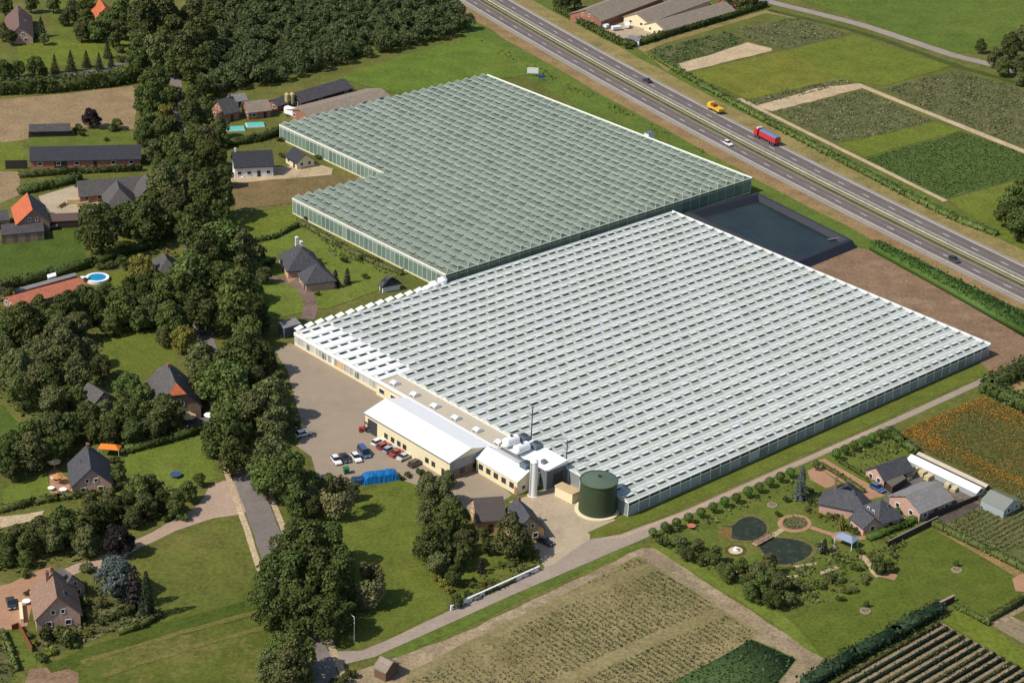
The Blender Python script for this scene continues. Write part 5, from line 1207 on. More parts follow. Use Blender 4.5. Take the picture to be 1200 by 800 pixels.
cluster('around the lane below the steep hipped roof', 'x', [(226, 330, 25, 'M'), (262, 334, 28, 'D'), (238, 366, 27, 'D'), (276, 360, 25, 'D'), (212, 352, 17, 'M'), (292, 336, 14, 'D'), (205, 328, 14, 'M'), (286, 384, 15, 'L')])
cluster('around the round pool', 'x', [(168, 316, 17, 'Y'), (172, 336, 17, 'D'), (152, 334, 12, 'D'), (186, 332, 12, 'D'), (128, 310, 8, 'B'), (140, 304, 9, 'B'), (118, 312, 7, 'F'), (102, 328, 5, 'B'), (126, 338, 8, 'B'), (148, 312, 8, 'B')])
cluster('in front of the salmon roofed shed', 'x', [(80, 362, 18, 'D'), (99, 358, 17, 'D'), (46, 370, 14, 'D'), (28, 382, 19, 'M'), (60, 382, 18, 'M'), (12, 374, 12, 'D'), (4, 338, 13, 'D'), (112, 364, 14, 'D'), (120, 350, 12, 'M'), (4, 392, 14, 'D'), (70, 392, 16, 'L'), (92, 384, 17, 'L')])
cluster('in the thicket between pool and farmhouse', 'x', [(140, 364, 18, 'M'), (158, 358, 15, 'D'), (178, 366, 18, 'D'), (196, 350, 17, 'D'), (130, 380, 14, 'M'), (162, 376, 14, 'M'), (200, 378, 16, 'M'), (192, 396, 12, 'L'), (214, 400, 15, 'Y')])
cluster('in the left woodland garden', 'x', [(6, 418, 16, 'L'), (22, 436, 17, 'L'), (46, 416, 17, 'L'), (44, 444, 18, 'L'), (74, 414, 18, 'L'), (90, 440, 16, 'L'), (104, 416, 16, 'L'), (62, 470, 15, 'L'), (26, 462, 15, 'M'), (60, 446, 14, 'D'), (118, 430, 13, 'D'), (76, 462, 14, 'D')])
cluster('around the small grey barn', 'x', [(92, 466, 13, 'M'), (150, 456, 18, 'M'), (166, 468, 15, 'M'), (146, 488, 17, 'M'), (122, 488, 15, 'L'), (168, 492, 16, 'M'), (128, 506, 14, 'D'), (104, 490, 14, 'M'), (156, 508, 14, 'D'), (110, 508, 12, 'D')])
cluster('right before the half hipped farmhouse', 'x', [(195, 484, 19, 'D'), (182, 502, 12, 'D'), (176, 480, 10, 'M')])
cluster('behind the grey gabled house', 'x', [(84, 500, 15, 'D'), (62, 504, 18, 'D'), (40, 510, 20, 'D'), (16, 524, 16, 'D'), (34, 532, 18, 'D'), (4, 540, 16, 'D'), (60, 528, 16, 'D'), (16, 552, 10, 'D'), (76, 520, 13, 'D'), (46, 546, 10, 'B'), (134, 540, 8, 'B'), (138, 556, 10, 'M')])
cluster('in the belt between lane and parking yard', 'y', [(294, 392, 20, 'M'), (308, 420, 19, 'D'), (282, 420, 22, 'D'), (258, 426, 22, 'M'), (234, 424, 17, 'L'), (262, 456, 24, 'D'), (292, 450, 22, 'D'), (314, 470, 20, 'L'), (318, 496, 19, 'L'), (296, 484, 20, 'D'), (324, 444, 9, 'D'), (244, 448, 18, 'M'), (333, 488, 10, 'L')])
cluster('in the belt beside the sunny lawn', 'y', [(268, 490, 24, 'M'), (264, 516, 24, 'D'), (286, 512, 18, 'D'), (272, 538, 22, 'D'), (246, 524, 13, 'M'), (290, 540, 10, 'D')])
cluster('at the mouth of the parking yard', 'x', [(322, 546, 26, 'D'), (340, 566, 27, 'O'), (352, 588, 18, 'D'), (312, 564, 18, 'D')])
cluster('on the lawn edge by the blue tarpaulin', 'x', [(398, 582, 21, 'W'), (386, 572, 12, 'L'), (412, 576, 10, 'L'), (360, 594, 14, 'D')])
cluster('in the dark row above the sandy drive', 'x', [(6, 636, 15, 'D'), (22, 628, 14, 'D'), (34, 640, 15, 'D'), (48, 624, 15, 'D'), (62, 634, 15, 'D'), (76, 620, 16, 'D'), (92, 626, 15, 'D'), (108, 610, 16, 'D'), (122, 606, 16, 'D'), (8, 652, 11, 'D'), (30, 655, 10, 'D'), (100, 636, 14, 'D'), (138, 596, 16, 'D')])
cluster('in the row above the sandy drive', 'x', [(150, 588, 16, 'M'), (164, 578, 15, 'M'), (178, 572, 15, 'M'), (172, 594, 15, 'D'), (190, 588, 14, 'D'), (206, 592, 12, 'D'), (222, 576, 12, 'M'), (234, 562, 9, 'M'), (156, 606, 12, 'D'), (196, 604, 9, 'B'), (214, 606, 8, 'B'), (126, 586, 12, 'L'), (104, 590, 11, 'L')], group='lighter trees above the sandy drive')
cluster('beside the brown roofed house', 'x', [(138, 630, 19, 'P'), (134, 678, 24, 'S'), (172, 698, 11, 'K'), (158, 690, 13, 'R'), (148, 714, 11, 'B'), (74, 744, 17, 'B'), (58, 744, 14, 'B'), (104, 740, 8, 'E'), (60, 762, 8, 'E'), (48, 770, 9, 'B'), (120, 706, 9, 'F'), (130, 722, 8, 'B'), (118, 728, 7, 'B'), (96, 704, 10, 'B'), (98, 722, 9, 'B'), (166, 718, 9, 'F'), (102, 664, 10, 'F'), (94, 684, 9, 'B'), (34, 744, 6, 'F'), (40, 752, 6, 'E'), (88, 754, 7, 'B'), (30, 672, 7, 'B'), (32, 694, 5, 'B')], group='plants around the brown roofed house')
cluster('in the giant group at the road fork', 'x', [(352, 640, 32, 'O'), (380, 640, 28, 'O'), (330, 682, 32, 'O'), (364, 676, 32, 'O'), (390, 684, 30, 'O'), (320, 712, 27, 'O'), (352, 714, 28, 'O'), (382, 722, 26, 'O'), (404, 722, 18, 'D'), (340, 656, 18, 'D'), (398, 660, 16, 'D')])
cluster('at the right edge of the giant group', 'x', [(431, 684, 22, 'W'), (424, 706, 10, 'L')])
cluster('below the giant group at the bottom', 'x', [(326, 758, 20, 'M'), (348, 768, 20, 'M'), (336, 790, 22, 'L'), (314, 786, 18, 'L'), (356, 792, 16, 'M'), (398, 796, 12, 'B'), (412, 788, 9, 'B')])
cluster('left of the house behind the white wall', 'x', [(504, 576, 18, 'L'), (518, 577, 18, 'L'), (502, 602, 15, 'L'), (530, 608, 18, 'M'), (518, 618, 18, 'M'), (505, 640, 19, 'D'), (524, 648, 17, 'D'), (540, 652, 14, 'D'), (546, 634, 14, 'D'), (512, 660, 13, 'D'), (532, 676, 12, 'D'), (526, 560, 10, 'L'), (536, 702, 9, 'D')], group='trees behind the white wall')
cluster('in the garden behind the white wall', 'x', [(597, 632, 20, 'L'), (611, 640, 12, 'D'), (626, 648, 8, 'B'), (512, 676, 7, 'E'), (520, 682, 8, 'E'), (526, 690, 7, 'E'), (566, 684, 5, 'E'), (574, 682, 4.5, 'E'), (564, 662, 5.5, 'R'), (552, 684, 6, 'F'), (588, 660, 6, 'B'), (600, 660, 6, 'F'), (548, 696, 6, 'B'), (572, 640, 9, 'D'), (566, 626, 8, 'D')], group='plants in the walled garden')
cluster('along the packing hall', 'x', [(456, 507, 6, 'B'), (453, 512, 4, 'F'), (478, 556, 6, 'B'), (493, 553, 7, 'B'), (470, 560, 5, 'B')], group='shrubs along the packing hall')
cluster('between road and pond garden', 'x', [(765, 622, 5.3, 'T'), (779, 616.5, 5.3, 'T'), (793, 611, 5.4, 'T'), (807, 605, 5.5, 'T'), (821.5, 599, 5.4, 'T'), (835.5, 593, 5.4, 'T'), (849, 586.5, 5.5, 'T'), (863, 581.5, 5.5, 'T'), (876.5, 575.5, 5.5, 'T'), (889.5, 569.5, 5.3, 'T'), (902, 563, 5.3, 'T'), (914.5, 557.5, 5.3, 'T'), (926.5, 552, 5.3, 'T')], group='row of clipped ball trees along the road', words='clipped green ball tree')
cluster('in the row behind the driveway', 'x', [(956.5, 544, 4.6, 'T'), (980, 531, 5.4, 'T'), (990.5, 525.5, 5.2, 'T'), (1001, 521, 5.2, 'T'), (1012, 516, 5, 'T'), (1022, 512, 4.9, 'T'), (1032, 507.5, 4.8, 'T')], group='row of clipped ball trees behind the driveway', words='clipped green ball tree')
cluster('in the pond garden', 'x', [(778, 634, 10, 'B'), (795, 632, 11, 'F'), (800, 645, 8, 'B'), (790, 618, 8, 'F'), (812, 640, 7, 'B'), (823, 655, 10, 'B'), (848, 664, 11, 'F'), (857, 669, 9, 'B'), (872, 680, 9, 'B'), (884, 666, 13, 'F'), (893, 684, 14, 'M'), (900, 664, 12, 'L'), (906, 702, 13, 'D')], group='plants in the pond garden')
cluster('at the lower edge of the pond garden', 'x', [(878, 694, 10, 'M'), (890, 704, 8, 'B'), (930, 684, 10, 'F'), (943, 688, 8, 'F'), (958, 684, 9, 'B'), (972, 676, 8, 'F'), (985, 678, 7, 'B'), (1001, 664, 8, 'B'), (1000, 690, 6, 'F'), (1012, 681, 6, 'B'), (992, 692, 6, 'B'), (985, 700, 6, 'B'), (1016, 676, 6, 'F'), (1030, 660, 9, 'M'), (1042, 662, 9, 'D')], group='plants at the lower edge of the pond garden')
cluster('between the fountain and the lower pond', 'x', [(889, 672, 12, 'L'), (868, 663, 9, 'M'), (914, 684, 11, 'D'), (905, 674, 9, 'M'), (880, 682, 10, 'D'), (925, 700, 9, 'L'), (836, 650, 9, 'D'), (818, 640, 8, 'L'), (806, 650, 7, 'D'), (852, 674, 8, 'M')], group='small trees of the pond garden')
cluster('right around the villa', 'x', [(939, 566, 9, 'Q'), (986, 612, 5, 'V'), (951, 588, 6, 'B'), (946, 596, 5, 'F'), (960, 603, 5, 'E'), (972, 604, 6, 'B'), (1002, 622, 6, 'B'), (1014, 620, 6, 'B'), (1028, 616, 7, 'B'), (1053, 598, 6, 'B'), (950, 574, 6, 'B'), (912, 602, 5, 'B'), (1022, 650, 6, 'F'), (1008, 646, 6, 'B'), (922, 585, 6, 'B'), (966, 640, 5, 'R'), (1050, 546, 6, 'B'), (1056, 556, 7, 'B')], group='plants right around the villa')
cluster('alone on the big mown lawn', 'x', [(1120.5, 658, 4.6, 'X'), (1015.5, 706, 4.6, 'X')], group='two young lawn trees')
cluster('at the far right beyond the far road', 'x', [(1149, 55, 8, 'D'), (1168, 66, 11, 'L'), (1184, 56, 11, 'D'), (1176, 80, 10, 'D'), (1194, 74, 13, 'D'), (1200, 46, 10, 'L'), (1196, 92, 9, 'L')])
cluster('at the right edge beside the highway', 'x', [(1184, 238, 14, 'M'), (1180, 252, 12, 'D'), (1196, 262, 16, 'D'), (1198, 230, 14, 'D'), (1202, 276, 10, 'M')])
cluster('around the far farm', 'x', [(662, 4, 9, 'D'), (674, 0, 9, 'D'), (652, 2, 6, 'M'), (866, 4, 8, 'D'), (880, 0, 8, 'D'), (852, 6, 6, 'D'), (735, 54, 6, 'B')])
cluster('in the slate villa garden', 'x', [(393, 327, 6, 'R'), (407, 324, 5, 'R'), (428, 324, 5, 'B'), (346, 318, 5, 'B'), (372, 344, 4, 'B'), (397, 285, 6, 'F'), (404, 304, 6, 'B'), (424, 302, 6, 'B'), (440, 305, 6, 'F'), (316, 308, 8, 'B'), (308, 322, 9, 'D'), (303, 296, 8, 'D'), (303, 360, 12, 'D'), (308, 378, 10, 'D'), (360, 256, 5, 'B')], group='plants in the slate villa garden')
cluster('beside the small dark shed', 'x', [(107, 137, 11, 'P'), (134, 146, 11, 'B'), (96, 156, 6, 'B'), (90, 150, 7, 'B'), (124, 163, 4, 'B')], group='bushes beside the small dark shed')
cluster('around the white house and garage', 'x', [(330, 182, 5, 'B'), (328, 163, 5, 'B'), (292, 200, 5, 'B'), (260, 208, 10, 'D'), (320, 152, 5, 'B'), (372, 184, 5, 'B')], group='plants around the white house')
# ground cover under the trees
LANE = [G(*p) for p in ((388, 830), (362, 750), (326, 665), (296, 580), (276, 525), (258, 470), (245, 420), (235, 370), (228, 320), (224, 270), (221, 220), (214, 170), (208, 120), (206, 80))]
def off_lane(X, Y, rs):
    d = np.full(len(X), 1e9)
    for a, b in zip(LANE, LANE[1:]):
        e = b-a; t = np.clip(((X-a.x)*e.x+(Y-a.y)*e.y)/e.length_squared, 0, 1); d = np.minimum(d, np.hypot(X-a.x-t*e.x, Y-a.y-t*e.y))
    return (d > 4.5) & (rs.uniform(size=len(X)) < .5+.5*np.sin(X*.31+np.sin(Y*.2)*2)*np.cos(Y*.27))
LU = leaves('undergrowth', (.04, .055, .018), (.075, .085, .03), (.085, .075, .035))
for i, (lb, px) in enumerate((('in the left woodland garden', [(-10, 362), (110, 354), (205, 340), (220, 385), (120, 390), (122, 435), (160, 445), (165, 500), (60, 515), (-10, 560), (-10, 522), (24, 522), (32, 500), (6, 470), (-10, 468)]),
        ('between lane and parking yard', [(298, 385), (320, 412), (336, 440), (356, 508), (344, 520), (290, 520), (240, 500), (225, 440), (215, 392)]),
        ('between the upper lane and the houses', [(160, 80), (252, 70), (264, 165), (258, 212), (262, 300), (215, 330), (170, 270), (200, 215), (168, 175)]),
        ('in the row above the sandy drive', [(-10, 622), (50, 612), (130, 588), (228, 566), (232, 580), (160, 628), (100, 656), (-10, 676)]),
        ('under the giant trees at the road fork', [(318, 640), (372, 610), (400, 650), (412, 735), (380, 752), (316, 745)]),
        ('beside the tiny orange roof', [(80, 12), (165, 10), (165, 46), (90, 46)]))):
    tufts('undergrowth', 'dark shrubby undergrowth '+lb, px, 1.3, .62, 1.1, LU, cat='undergrowth', seed=80+i, keep=off_lane, upright=.2)
# the dense wood: one mass of crowns nobody could count
def wood(px, label, seed):
    P = [G(*p) for p in px]; rs = np.random.RandomState(seed); base = [crown_round(300+i, 520, .115, 11, .78, .9) for i in range(4)]
    xs = [p.x for p in P]; ys = [p.y for p in P]; QS = []; step = 4.5; tk = MB()
    y = min(ys)
    while y < max(ys):
        x = min(xs)
        while x < max(xs):
            X, Y = x+rs.uniform(-2.6, 2.6), y+rs.uniform(-2.6, 2.6); ins = False
            for i in range(len(P)):
                a, b = P[i], P[(i+1) % len(P)]
                if (a.y > Y) != (b.y > Y) and X < (b.x-a.x)*(Y-a.y)/(b.y-a.y)+a.x: ins = not ins
            if ins:
                r = rs.uniform(2.3, 4.4); V = base[rs.randint(4)]*np.array([r, r, r*rs.uniform(.8, 1.25)]); a = rs.uniform(0, 6.28); c, s = math.cos(a), math.sin(a)
                V2 = V.copy(); V2[..., 0] = V[..., 0]*c-V[..., 1]*s+X; V2[..., 1] = V[..., 0]*s+V[..., 1]*c+Y; QS.append(V2)
                tk.tube((X, Y, 0), (X, Y, r*1.2), .22, .12, 5, mi=1)
            x += step
        y += step
    me = np_mesh('woodland', np.concatenate(QS), 0, [leaves('leaf_wood', (.056, .074, .023), (.094, .11, .04), (.10, .10, .046)), BARK], tk)
    return tag(link('woodland', me), label, 'wood', kind='stuff')
wood([(232, 40), (240, 118), (262, 112), (298, 106), (335, 96), (378, 86), (424, 72), (470, 58), (512, 49), (552, 37), (546, 22), (520, 4), (470, -30), (240, -30)], 'dense dark green wood of merging tree crowns beside the highway', 11)
# planting beds of the pond garden and other gardens: low mixed ground cover
LGC = leaves('garden_cover', (.05, .075, .02), (.16, .17, .06), (.20, .13, .07))
for i, (lb, d, px) in enumerate((('in the lower left corner of the pond garden', 2.2, [(764, 630), (790, 622), (805, 640), (835, 655), (870, 660), (890, 664), (915, 668), (925, 690), (915, 715), (895, 708), (860, 680), (815, 662), (780, 642)]),
        ('below the lower pond', 1.8, [(920, 666), (955, 660), (985, 655), (1008, 650), (1020, 672), (985, 700), (945, 712), (925, 715)]),
        ('beside the rocks and the pavilion', 2.4, [(955, 638), (975, 634), (984, 648), (1004, 650), (990, 660), (956, 656), (948, 660)]),
        ('along the villa front', 2.2, [(945, 575), (968, 600), (1000, 612), (1020, 622), (1008, 626), (975, 618), (948, 602)]),
        ('right of the villa path', 2.4, [(1022, 640), (1048, 628), (1062, 636), (1046, 668), (1024, 660)]),
        ('on the garden side of the topiary walk', .8, [(806, 618), (900, 576), (932, 562), (932, 570), (860, 602), (815, 626)]),
        ('around the brown roofed house', 2.2, [(108, 690), (175, 690), (188, 714), (120, 745), (52, 770), (44, 748), (92, 730)]),
        ('along the villa garden greenhouse border', 1.8, [(352, 260), (402, 284), (470, 318), (462, 326), (425, 310), (388, 300), (380, 286)]),
        ('between villa driveway and stable', 1.6, [(990, 532), (1040, 510), (1060, 526), (1030, 545), (1022, 550)]),
        ('behind the white garden wall', 2.0, [(528, 706), (560, 690), (628, 662), (636, 648), (620, 640), (590, 662), (545, 680)]),
        ('in the plot left of the hedged lawn', 1.6, [(-10, 742), (4, 742), (18, 786), (14, 800), (-10, 800)]))):
    tufts('ground_cover', 'mixed low garden plants '+lb, px, d*1.7, .42, .9, LGC, cat='plants', seed=120+i, upright=.25, keep=lambda X, Y, rs: rs.uniform(size=len(X)) < .5+.5*np.sin(X*.8+np.sin(Y*.6)*2)*np.cos(Y*.7))
tufts('weeds', 'weedy clumps on the bank beside the highway', [(556, 44), (600, 64), (680, 104), (800, 164), (880, 206), (880, 212), (790, 168), (670, 108), (590, 68)], .35, .55, .6, LM, cat='weeds', seed=140, upright=.2, keep=lambda X, Y, rs: np.sin(X*.21)*np.sin(Y*.17+1) > .1)
# ------------------------------------------------------------------ vehicles
RUB = plain('rubber', (.02, .02, .02), .8, .1); CGL = glossy('car_glass', (.015, .018, .02), .06, .6); LAMP = glossy('lamp_glass', (.6, .6, .58), .1)
def paint(name, c): 
    mt = glossy(name, c, .22, .5); mt.node_tree.nodes['Principled BSDF'].inputs['Coat Weight'].default_value = .6; return mt
def car_body(L, w_, prof, ins=.0):
    """side profile (x,z) closed, given half widths per point, lofted across"""
    return None
def make_car(kind, mat, label, loc, rot, group):
    o = thing('parked_car' if 'park' in (group or '') else 'car', label, 'car' if kind != 'van' else 'van', loc, rot, group)
    L, w_, h_ = {'hatch': (4.0, 1.72, 1.45), 'saloon': (4.5, 1.78, 1.42), 'estate': (4.6, 1.78, 1.48), 'van': (4.9, 1.9, 1.95)}[kind]
    a, b = -L/2, L/2
    low = [(a, .35), (a+.05, .62), (a+.1, .86), (a+.5, .93), (b-1.25, .92), (b-.25, .78), (b, .6), (b-.02, .34)]
    mb = MB(); rings = []
    for y, k in ((-w_/2, .93), (-w_/2+.1, 1), (w_/2-.1, 1), (w_/2, .93)): rings.append([(x*(.985 if k < 1 else 1), y, .34+(z-.34)*(k if z > .4 else 1)) for x, z in low])
    mb.loft(rings); mb.build('body', mat, o, smooth=False)
    ct = {'hatch': ((a+.12, .9), (a+.45, h_-.03), (a+2.1, h_), (b-1.2, .9)), 'saloon': ((a+.75, .9), (a+1.35, h_-.02), (a+2.6, h_), (b-1.25, .9)),
          'estate': ((a+.1, .9), (a+.4, h_-.02), (a+2.8, h_), (b-1.25, .9)), 'van': ((a+.05, .9), (a+.12, h_), (b-1.5, h_), (b-.7, .9))}[kind]
    gl = MB(); rings = []
    for y, k in ((-w_/2+.06, 0), (-w_/2+.22, 1), (w_/2-.22, 1), (w_/2-.06, 0)):
        if k: rings.append([(x, y, z) for x, z in ct])
        else: rings.append([(ct[0][0], y, .86), (ct[0][0]*.6+ct[1][0]*.4, y, .9), (ct[3][0]*.6+ct[2][0]*.4, y, .9), (ct[3][0], y, .86)])
    gl.loft(rings); gl.build('windows', CGL, o)
    rf = MB(); rf.box(ct[1][0]+.05, ct[2][0]-.05, -w_/2+.26, w_/2-.26, h_-.02, h_+.035)
    for s in (-1, 1):
        y0, y1 = s*(w_/2-.12), s*(w_/2-.24)
        for x in (ct[1][0]*.9+.1, (ct[1][0]+ct[2][0])/2): rf.tube((x, y0, .9), (x+.05, y1, h_), .045, n=4)
    rf.build('roof', mat, o)
    for x in (a+.8, b-.82):
        for s in (-1, 1):
            wm = MB(); wm.tube((x, s*(w_/2-.2), .32), (x, s*(w_/2+.01), .32), .32, n=14); wl = wm.build('wheel', RUB, o)
            rm = MB(); rm.tube((x, s*(w_/2+.0), .32), (x, s*(w_/2+.03), .32), .19, n=10); rm.build('rim', STEELG, wl)
    for s in (-1, 1): MB().box(b-.16, b+.005, s*(w_/2-.42)-.17, s*(w_/2-.42)+.17, .58, .7).build('headlight', LAMP, o)
    for s in (-1, 1): MB().box(a-.005, a+.1, s*(w_/2-.3)-.14, s*(w_/2-.3)+.14, .66, .82).build('tail_light', glossy('tail_red', (.3, .01, .01)), o)
    return o
CW, CR, CSB, CS, CK, CB = paint('car_white', (.78, .78, .78)), paint('car_red', (.36, .03, .03)), paint('car_silver_blue', (.30, .36, .44)), paint('car_silver', (.5, .51, .52)), paint('car_black', (.03, .03, .034)), paint('car_blue', (.045, .10, .24))
def at(px, py): g = G(px, py); return (g.x, g.y, 0)
def head(p, q): d = G(*q)-G(*p); return math.atan2(d.y, d.x)
ra = YAW+.12
PK = 'cars parked in the packing hall yard'
for kind, mt, lb, p, rot in (('hatch', CW, 'white car parked farthest left along the hall wall', (443.5, 519.5), ra), ('hatch', CR, 'bright red car second in the row along the hall wall', (450, 524.5), ra),
        ('hatch', CSB, 'silver blue car parked between the two red cars', (456.5, 528.5), ra), ('saloon', CR, 'dark red car fourth in the row along the hall wall', (465, 532.5), ra),
        ('saloon', CS, 'silver car parked right of the dark red car', (474, 537), ra), ('estate', CK, 'black car parked apart at the right end of the row', (487.5, 544.5), ra),
        ('hatch', CW, 'white car at the left end of the middle row', (394, 541.5), head((388, 534), (399, 548))), ('saloon', CK, 'black saloon car in the middle of the yard', (404, 538.5), head((399, 531.5), (409, 546))),
        ('hatch', CW, 'white car beside the big blue van', (417.5, 538.5), head((412, 531), (423, 545.5))), ('van', CB, 'dark blue van in the middle row of the yard', (426.5, 532.5), head((420, 525), (433.5, 540))),
        ('hatch', CW, 'white car half in tree shade at the left edge of the yard', (355.5, 510), head((348, 511), (364, 507)))):
    make_car(kind, mt, lb, at(*p), rot, PK)
make_car('saloon', CK, 'black car parked on the brick courtyard of the brown roofed house', at(13, 709), head((11, 701), (15, 716)), 'parked cars by the houses')
make_car('saloon', CK, 'dark car in house shade on the cream yard', at(638, 636), head((632, 634), (646, 640)), 'parked cars by the houses')
make_car('hatch', CB, 'bright blue car parked at the end of the villa driveway', at(1028, 574), head((1021, 571), (1034, 578)), 'parked cars by the houses')
hd = lambda y, s: math.atan2(s*1.0, s*(2*2.74855026e-04*y-.996121805))
def onroad(px, py): 
    g = G(px, py); return (g.x, g.y, ZL[0]*.5)
g = G(853, 170); make_car('hatch', CW, 'white car driving on the near carriageway', onroad(853, 170), hd(g.y, -1), 'cars on the highway')
g = G(1118, 306); make_car('hatch', CK, 'dark blue car driving on the near carriageway at the right', onroad(1118, 306), hd(g.y, -1), 'cars on the highway')
g = G(758, 96); make_car('saloon', CK, 'dark car driving on the far carriageway', onroad(758, 96), hd(g.y, 1), 'cars on the highway')
def wheels(o, xs, y, r=.48, w_=.34):
    for x in xs:
        for s in (-1, 1):
            wm = MB(); wm.tube((x, s*(y-w_), r), (x, s*y, r), r, n=14); wl = wm.build('wheel', RUB, o)
            rm = MB(); rm.tube((x, s*y, r), (x, s*(y+.03), r), r*.55, n=10); rm.build('rim', STEELG, wl)
YEL = paint('truck_yellow', (.72, .42, .02)); RED = paint('truck_red', (.5, .03, .035)); BLU = plain('trailer_blue', (.10, .17, .36), .6, .15)
gy = G(838, 131); t = thing('truck', 'yellow flatbed truck on the far carriageway', 'truck', (gy.x, gy.y, .2), hd(gy.y, 1))
MB().loft([[(1.5, -1.2, .7), (3.6, -1.2, .7), (3.6, 1.2, .7), (1.5, 1.2, .7)], [(1.5, -1.2, 1.9), (3.55, -1.2, 1.9), (3.55, 1.2, 1.9), (1.5, 1.2, 1.9)], [(1.55, -1.1, 2.8), (3.1, -1.1, 2.8), (3.1, 1.1, 2.8), (1.55, 1.1, 2.8)]]).build('cab', YEL, t)
MB().loft([[(3.56, -1.05, 1.95), (3.66, -1.05, 1.95), (3.66, 1.05, 1.95), (3.56, 1.05, 1.95)], [(3.14, -.98, 2.7), (3.24, -.98, 2.7), (3.24, .98, 2.7), (3.14, .98, 2.7)]]).build('windscreen', CGL, t)
MB().box(-3.9, 1.4, -1.25, 1.25, 1.0, 1.35).box(-3.9, 1.4, -1.25, -1.17, 1.35, 1.9).box(-3.9, 1.4, 1.17, 1.25, 1.35, 1.9).box(-3.9, -3.8, -1.16, 1.16, 1.35, 1.9).build('bed', YEL, t)
MB().box(.2, 1.3, -1.0, 1.0, 1.353, 2.5).build('tool_box', plain('rust_red', (.3, .08, .03), .6), t); MB().box(-3.3, -.6, -.9, .9, 1.353, 1.8).build('load', YEL, t)
MB().box(-3.8, 3.5, -.5, .5, .55, .95).build('chassis', STEELD, t); wheels(t, (-2.6, 2.5), 1.2)
for s in (-1, 1): MB().box(3.6, 3.66, s*.85-.18, s*.85+.18, .85, 1.1).build('headlight', LAMP, t)
gr = G(898, 165.5); t = thing('truck', 'red articulated truck with blue topped red trailer on the far carriageway', 'truck', (gr.x, gr.y, .2), hd(gr.y, 1))
MB().loft([[(4.0, -1.2, .7), (6.0, -1.2, .7), (6.0, 1.2, .7), (4.0, 1.2, .7)], [(4.0, -1.2, 2.0), (6.0, -1.2, 2.0), (6.0, 1.2, 2.0), (4.0, 1.2, 2.0)], [(4.1, -1.1, 3.1), (5.7, -1.1, 3.1), (5.7, 1.1, 3.1), (4.1, 1.1, 3.1)]]).build('cab', RED, t)
MB().loft([[(5.96, -1.05, 2.0), (6.06, -1.05, 2.0), (6.06, 1.05, 2.0), (5.96, 1.05, 2.0)], [(5.7, -.98, 2.9), (5.8, -.98, 2.9), (5.8, .98, 2.9), (5.7, .98, 2.9)]]).build('windscreen', CGL, t)
MB().box(4.1, 4.7, -1.0, 1.0, 3.103, 3.6).build('roof_spoiler', WHITEP, t)
MB().box(-6.2, 3.0, -1.25, 1.25, 1.1, 3.0).build('trailer', RED, t)
MB().loft([[(-6.15, -1.2, 3.003), (2.95, -1.2, 3.003), (2.95, 1.2, 3.003), (-6.15, 1.2, 3.003)], [(-6.1, -.6, 3.35), (2.9, -.6, 3.35), (2.9, .6, 3.35), (-6.1, .6, 3.35)]]).build('tarpaulin', BLU, t)
MB().box(-6.2, 5.6, -.5, .5, .65, 1.05).build('chassis', STEELD, t); wheels(t, (-5.2, -4.0, -2.8, 3.4, 5.1), 1.2)
for s in (-1, 1): MB().box(6.0, 6.06, s*.85-.18, s*.85+.18, .85, 1.1).build('headlight', LAMP, t)
# small tractor by the hall gate
g = G(428, 505); t = thing('tractor', 'small black and red tractor beside the hall gate', 'tractor', (g.x, g.y, 0), YAW+2.6)
MB().loft([[(.2, -.4, .7), (1.7, -.35, .7), (1.7, .35, .7), (.2, .4, .7)], [(.2, -.38, 1.35), (1.6, -.3, 1.25), (1.6, .3, 1.25), (.2, .38, 1.35)]]).build('bonnet', RED, t)
MB().box(-1.2, .2, -.6, .6, .6, 1.1).build('body', STEELD, t)
c = MB()
for x in (-1.1, .1):
    for s in (-1, 1): c.tube((x, s*.6, 1.1), (x*.85, s*.55, 2.4), .05)
c.box(-1.15, .2, -.68, .68, 2.4, 2.5); c.build('cab_frame', CK, t); MB().box(-.9, -.4, -.3, .3, 1.103, 1.5).build('seat', RUB, t)
wheels(t, (-.7,), .95, .72, .4); wheels(t, (1.2,), .75, .42, .25)
MB().box(-3.2, -1.5, -.8, .8, .5, 1.0).build('rear_box', WHITEP, t)
# ------------------------------------------------------------------ small things
g = G(445, 560); TARP = plain('tarp_blue', S(26, 116, 186), .45, .2, 1.5)
def mound(name, label, cat, loc, rot, Lx, Ly, hz, mt, seed, bumps=6):
    rs = np.random.RandomState(seed); nx, ny = 22, 9; mb = MB(); V = []
    bx = [(rs.uniform(-.9, .9), rs.uniform(.5, 1)) for _ in range(bumps)]
    for j in range(ny):
        for i in range(nx):
            u, v = i/(nx-1)*2-1, j/(ny-1)*2-1; e = max(abs(u)**6, abs(v)**4)
            z = (1-e)**.6*hz*(.86+.14*max(math.exp(-((u-b)/.2)**2)*h for b, h in bx)+rs.uniform(-.05, .05)); V.append((u*Lx*(1+rs.uniform(-.02, .02)), v*Ly*(1+rs.uniform(-.05, .05)), max(0, z)))
    mb.v = V
    for j in range(ny-1):
        for i in range(nx-1): mb.f.append((j*nx+i, j*nx+i+1, (j+1)*nx+i+1, (j+1)*nx+i)); mb.m.append(0)
    o = mb.build(name, mt, None, loc, rot); return tag(o, label, cat)
mound('tarpaulin', 'bright blue tarpaulin over a long stack at the lawn edge', 'tarpaulin', at(446, 561), head((428, 563), (468, 557)), 4.6, 1.9, 2.2, TARP, 5)
mound('tarpaulin', 'dark blue covered heap at the left end of the blue tarpaulin', 'tarpaulin', at(420, 565), head((428, 563), (468, 557)), 1.6, 1.4, 1.6, plain('tarp_dark', S(34, 72, 108), .5, .2, 1.5), 6, 3)
t = thing('bin', 'green wheeled bin beside the blue tarpaulin', 'bin', at(405.5, 554.5), .4)
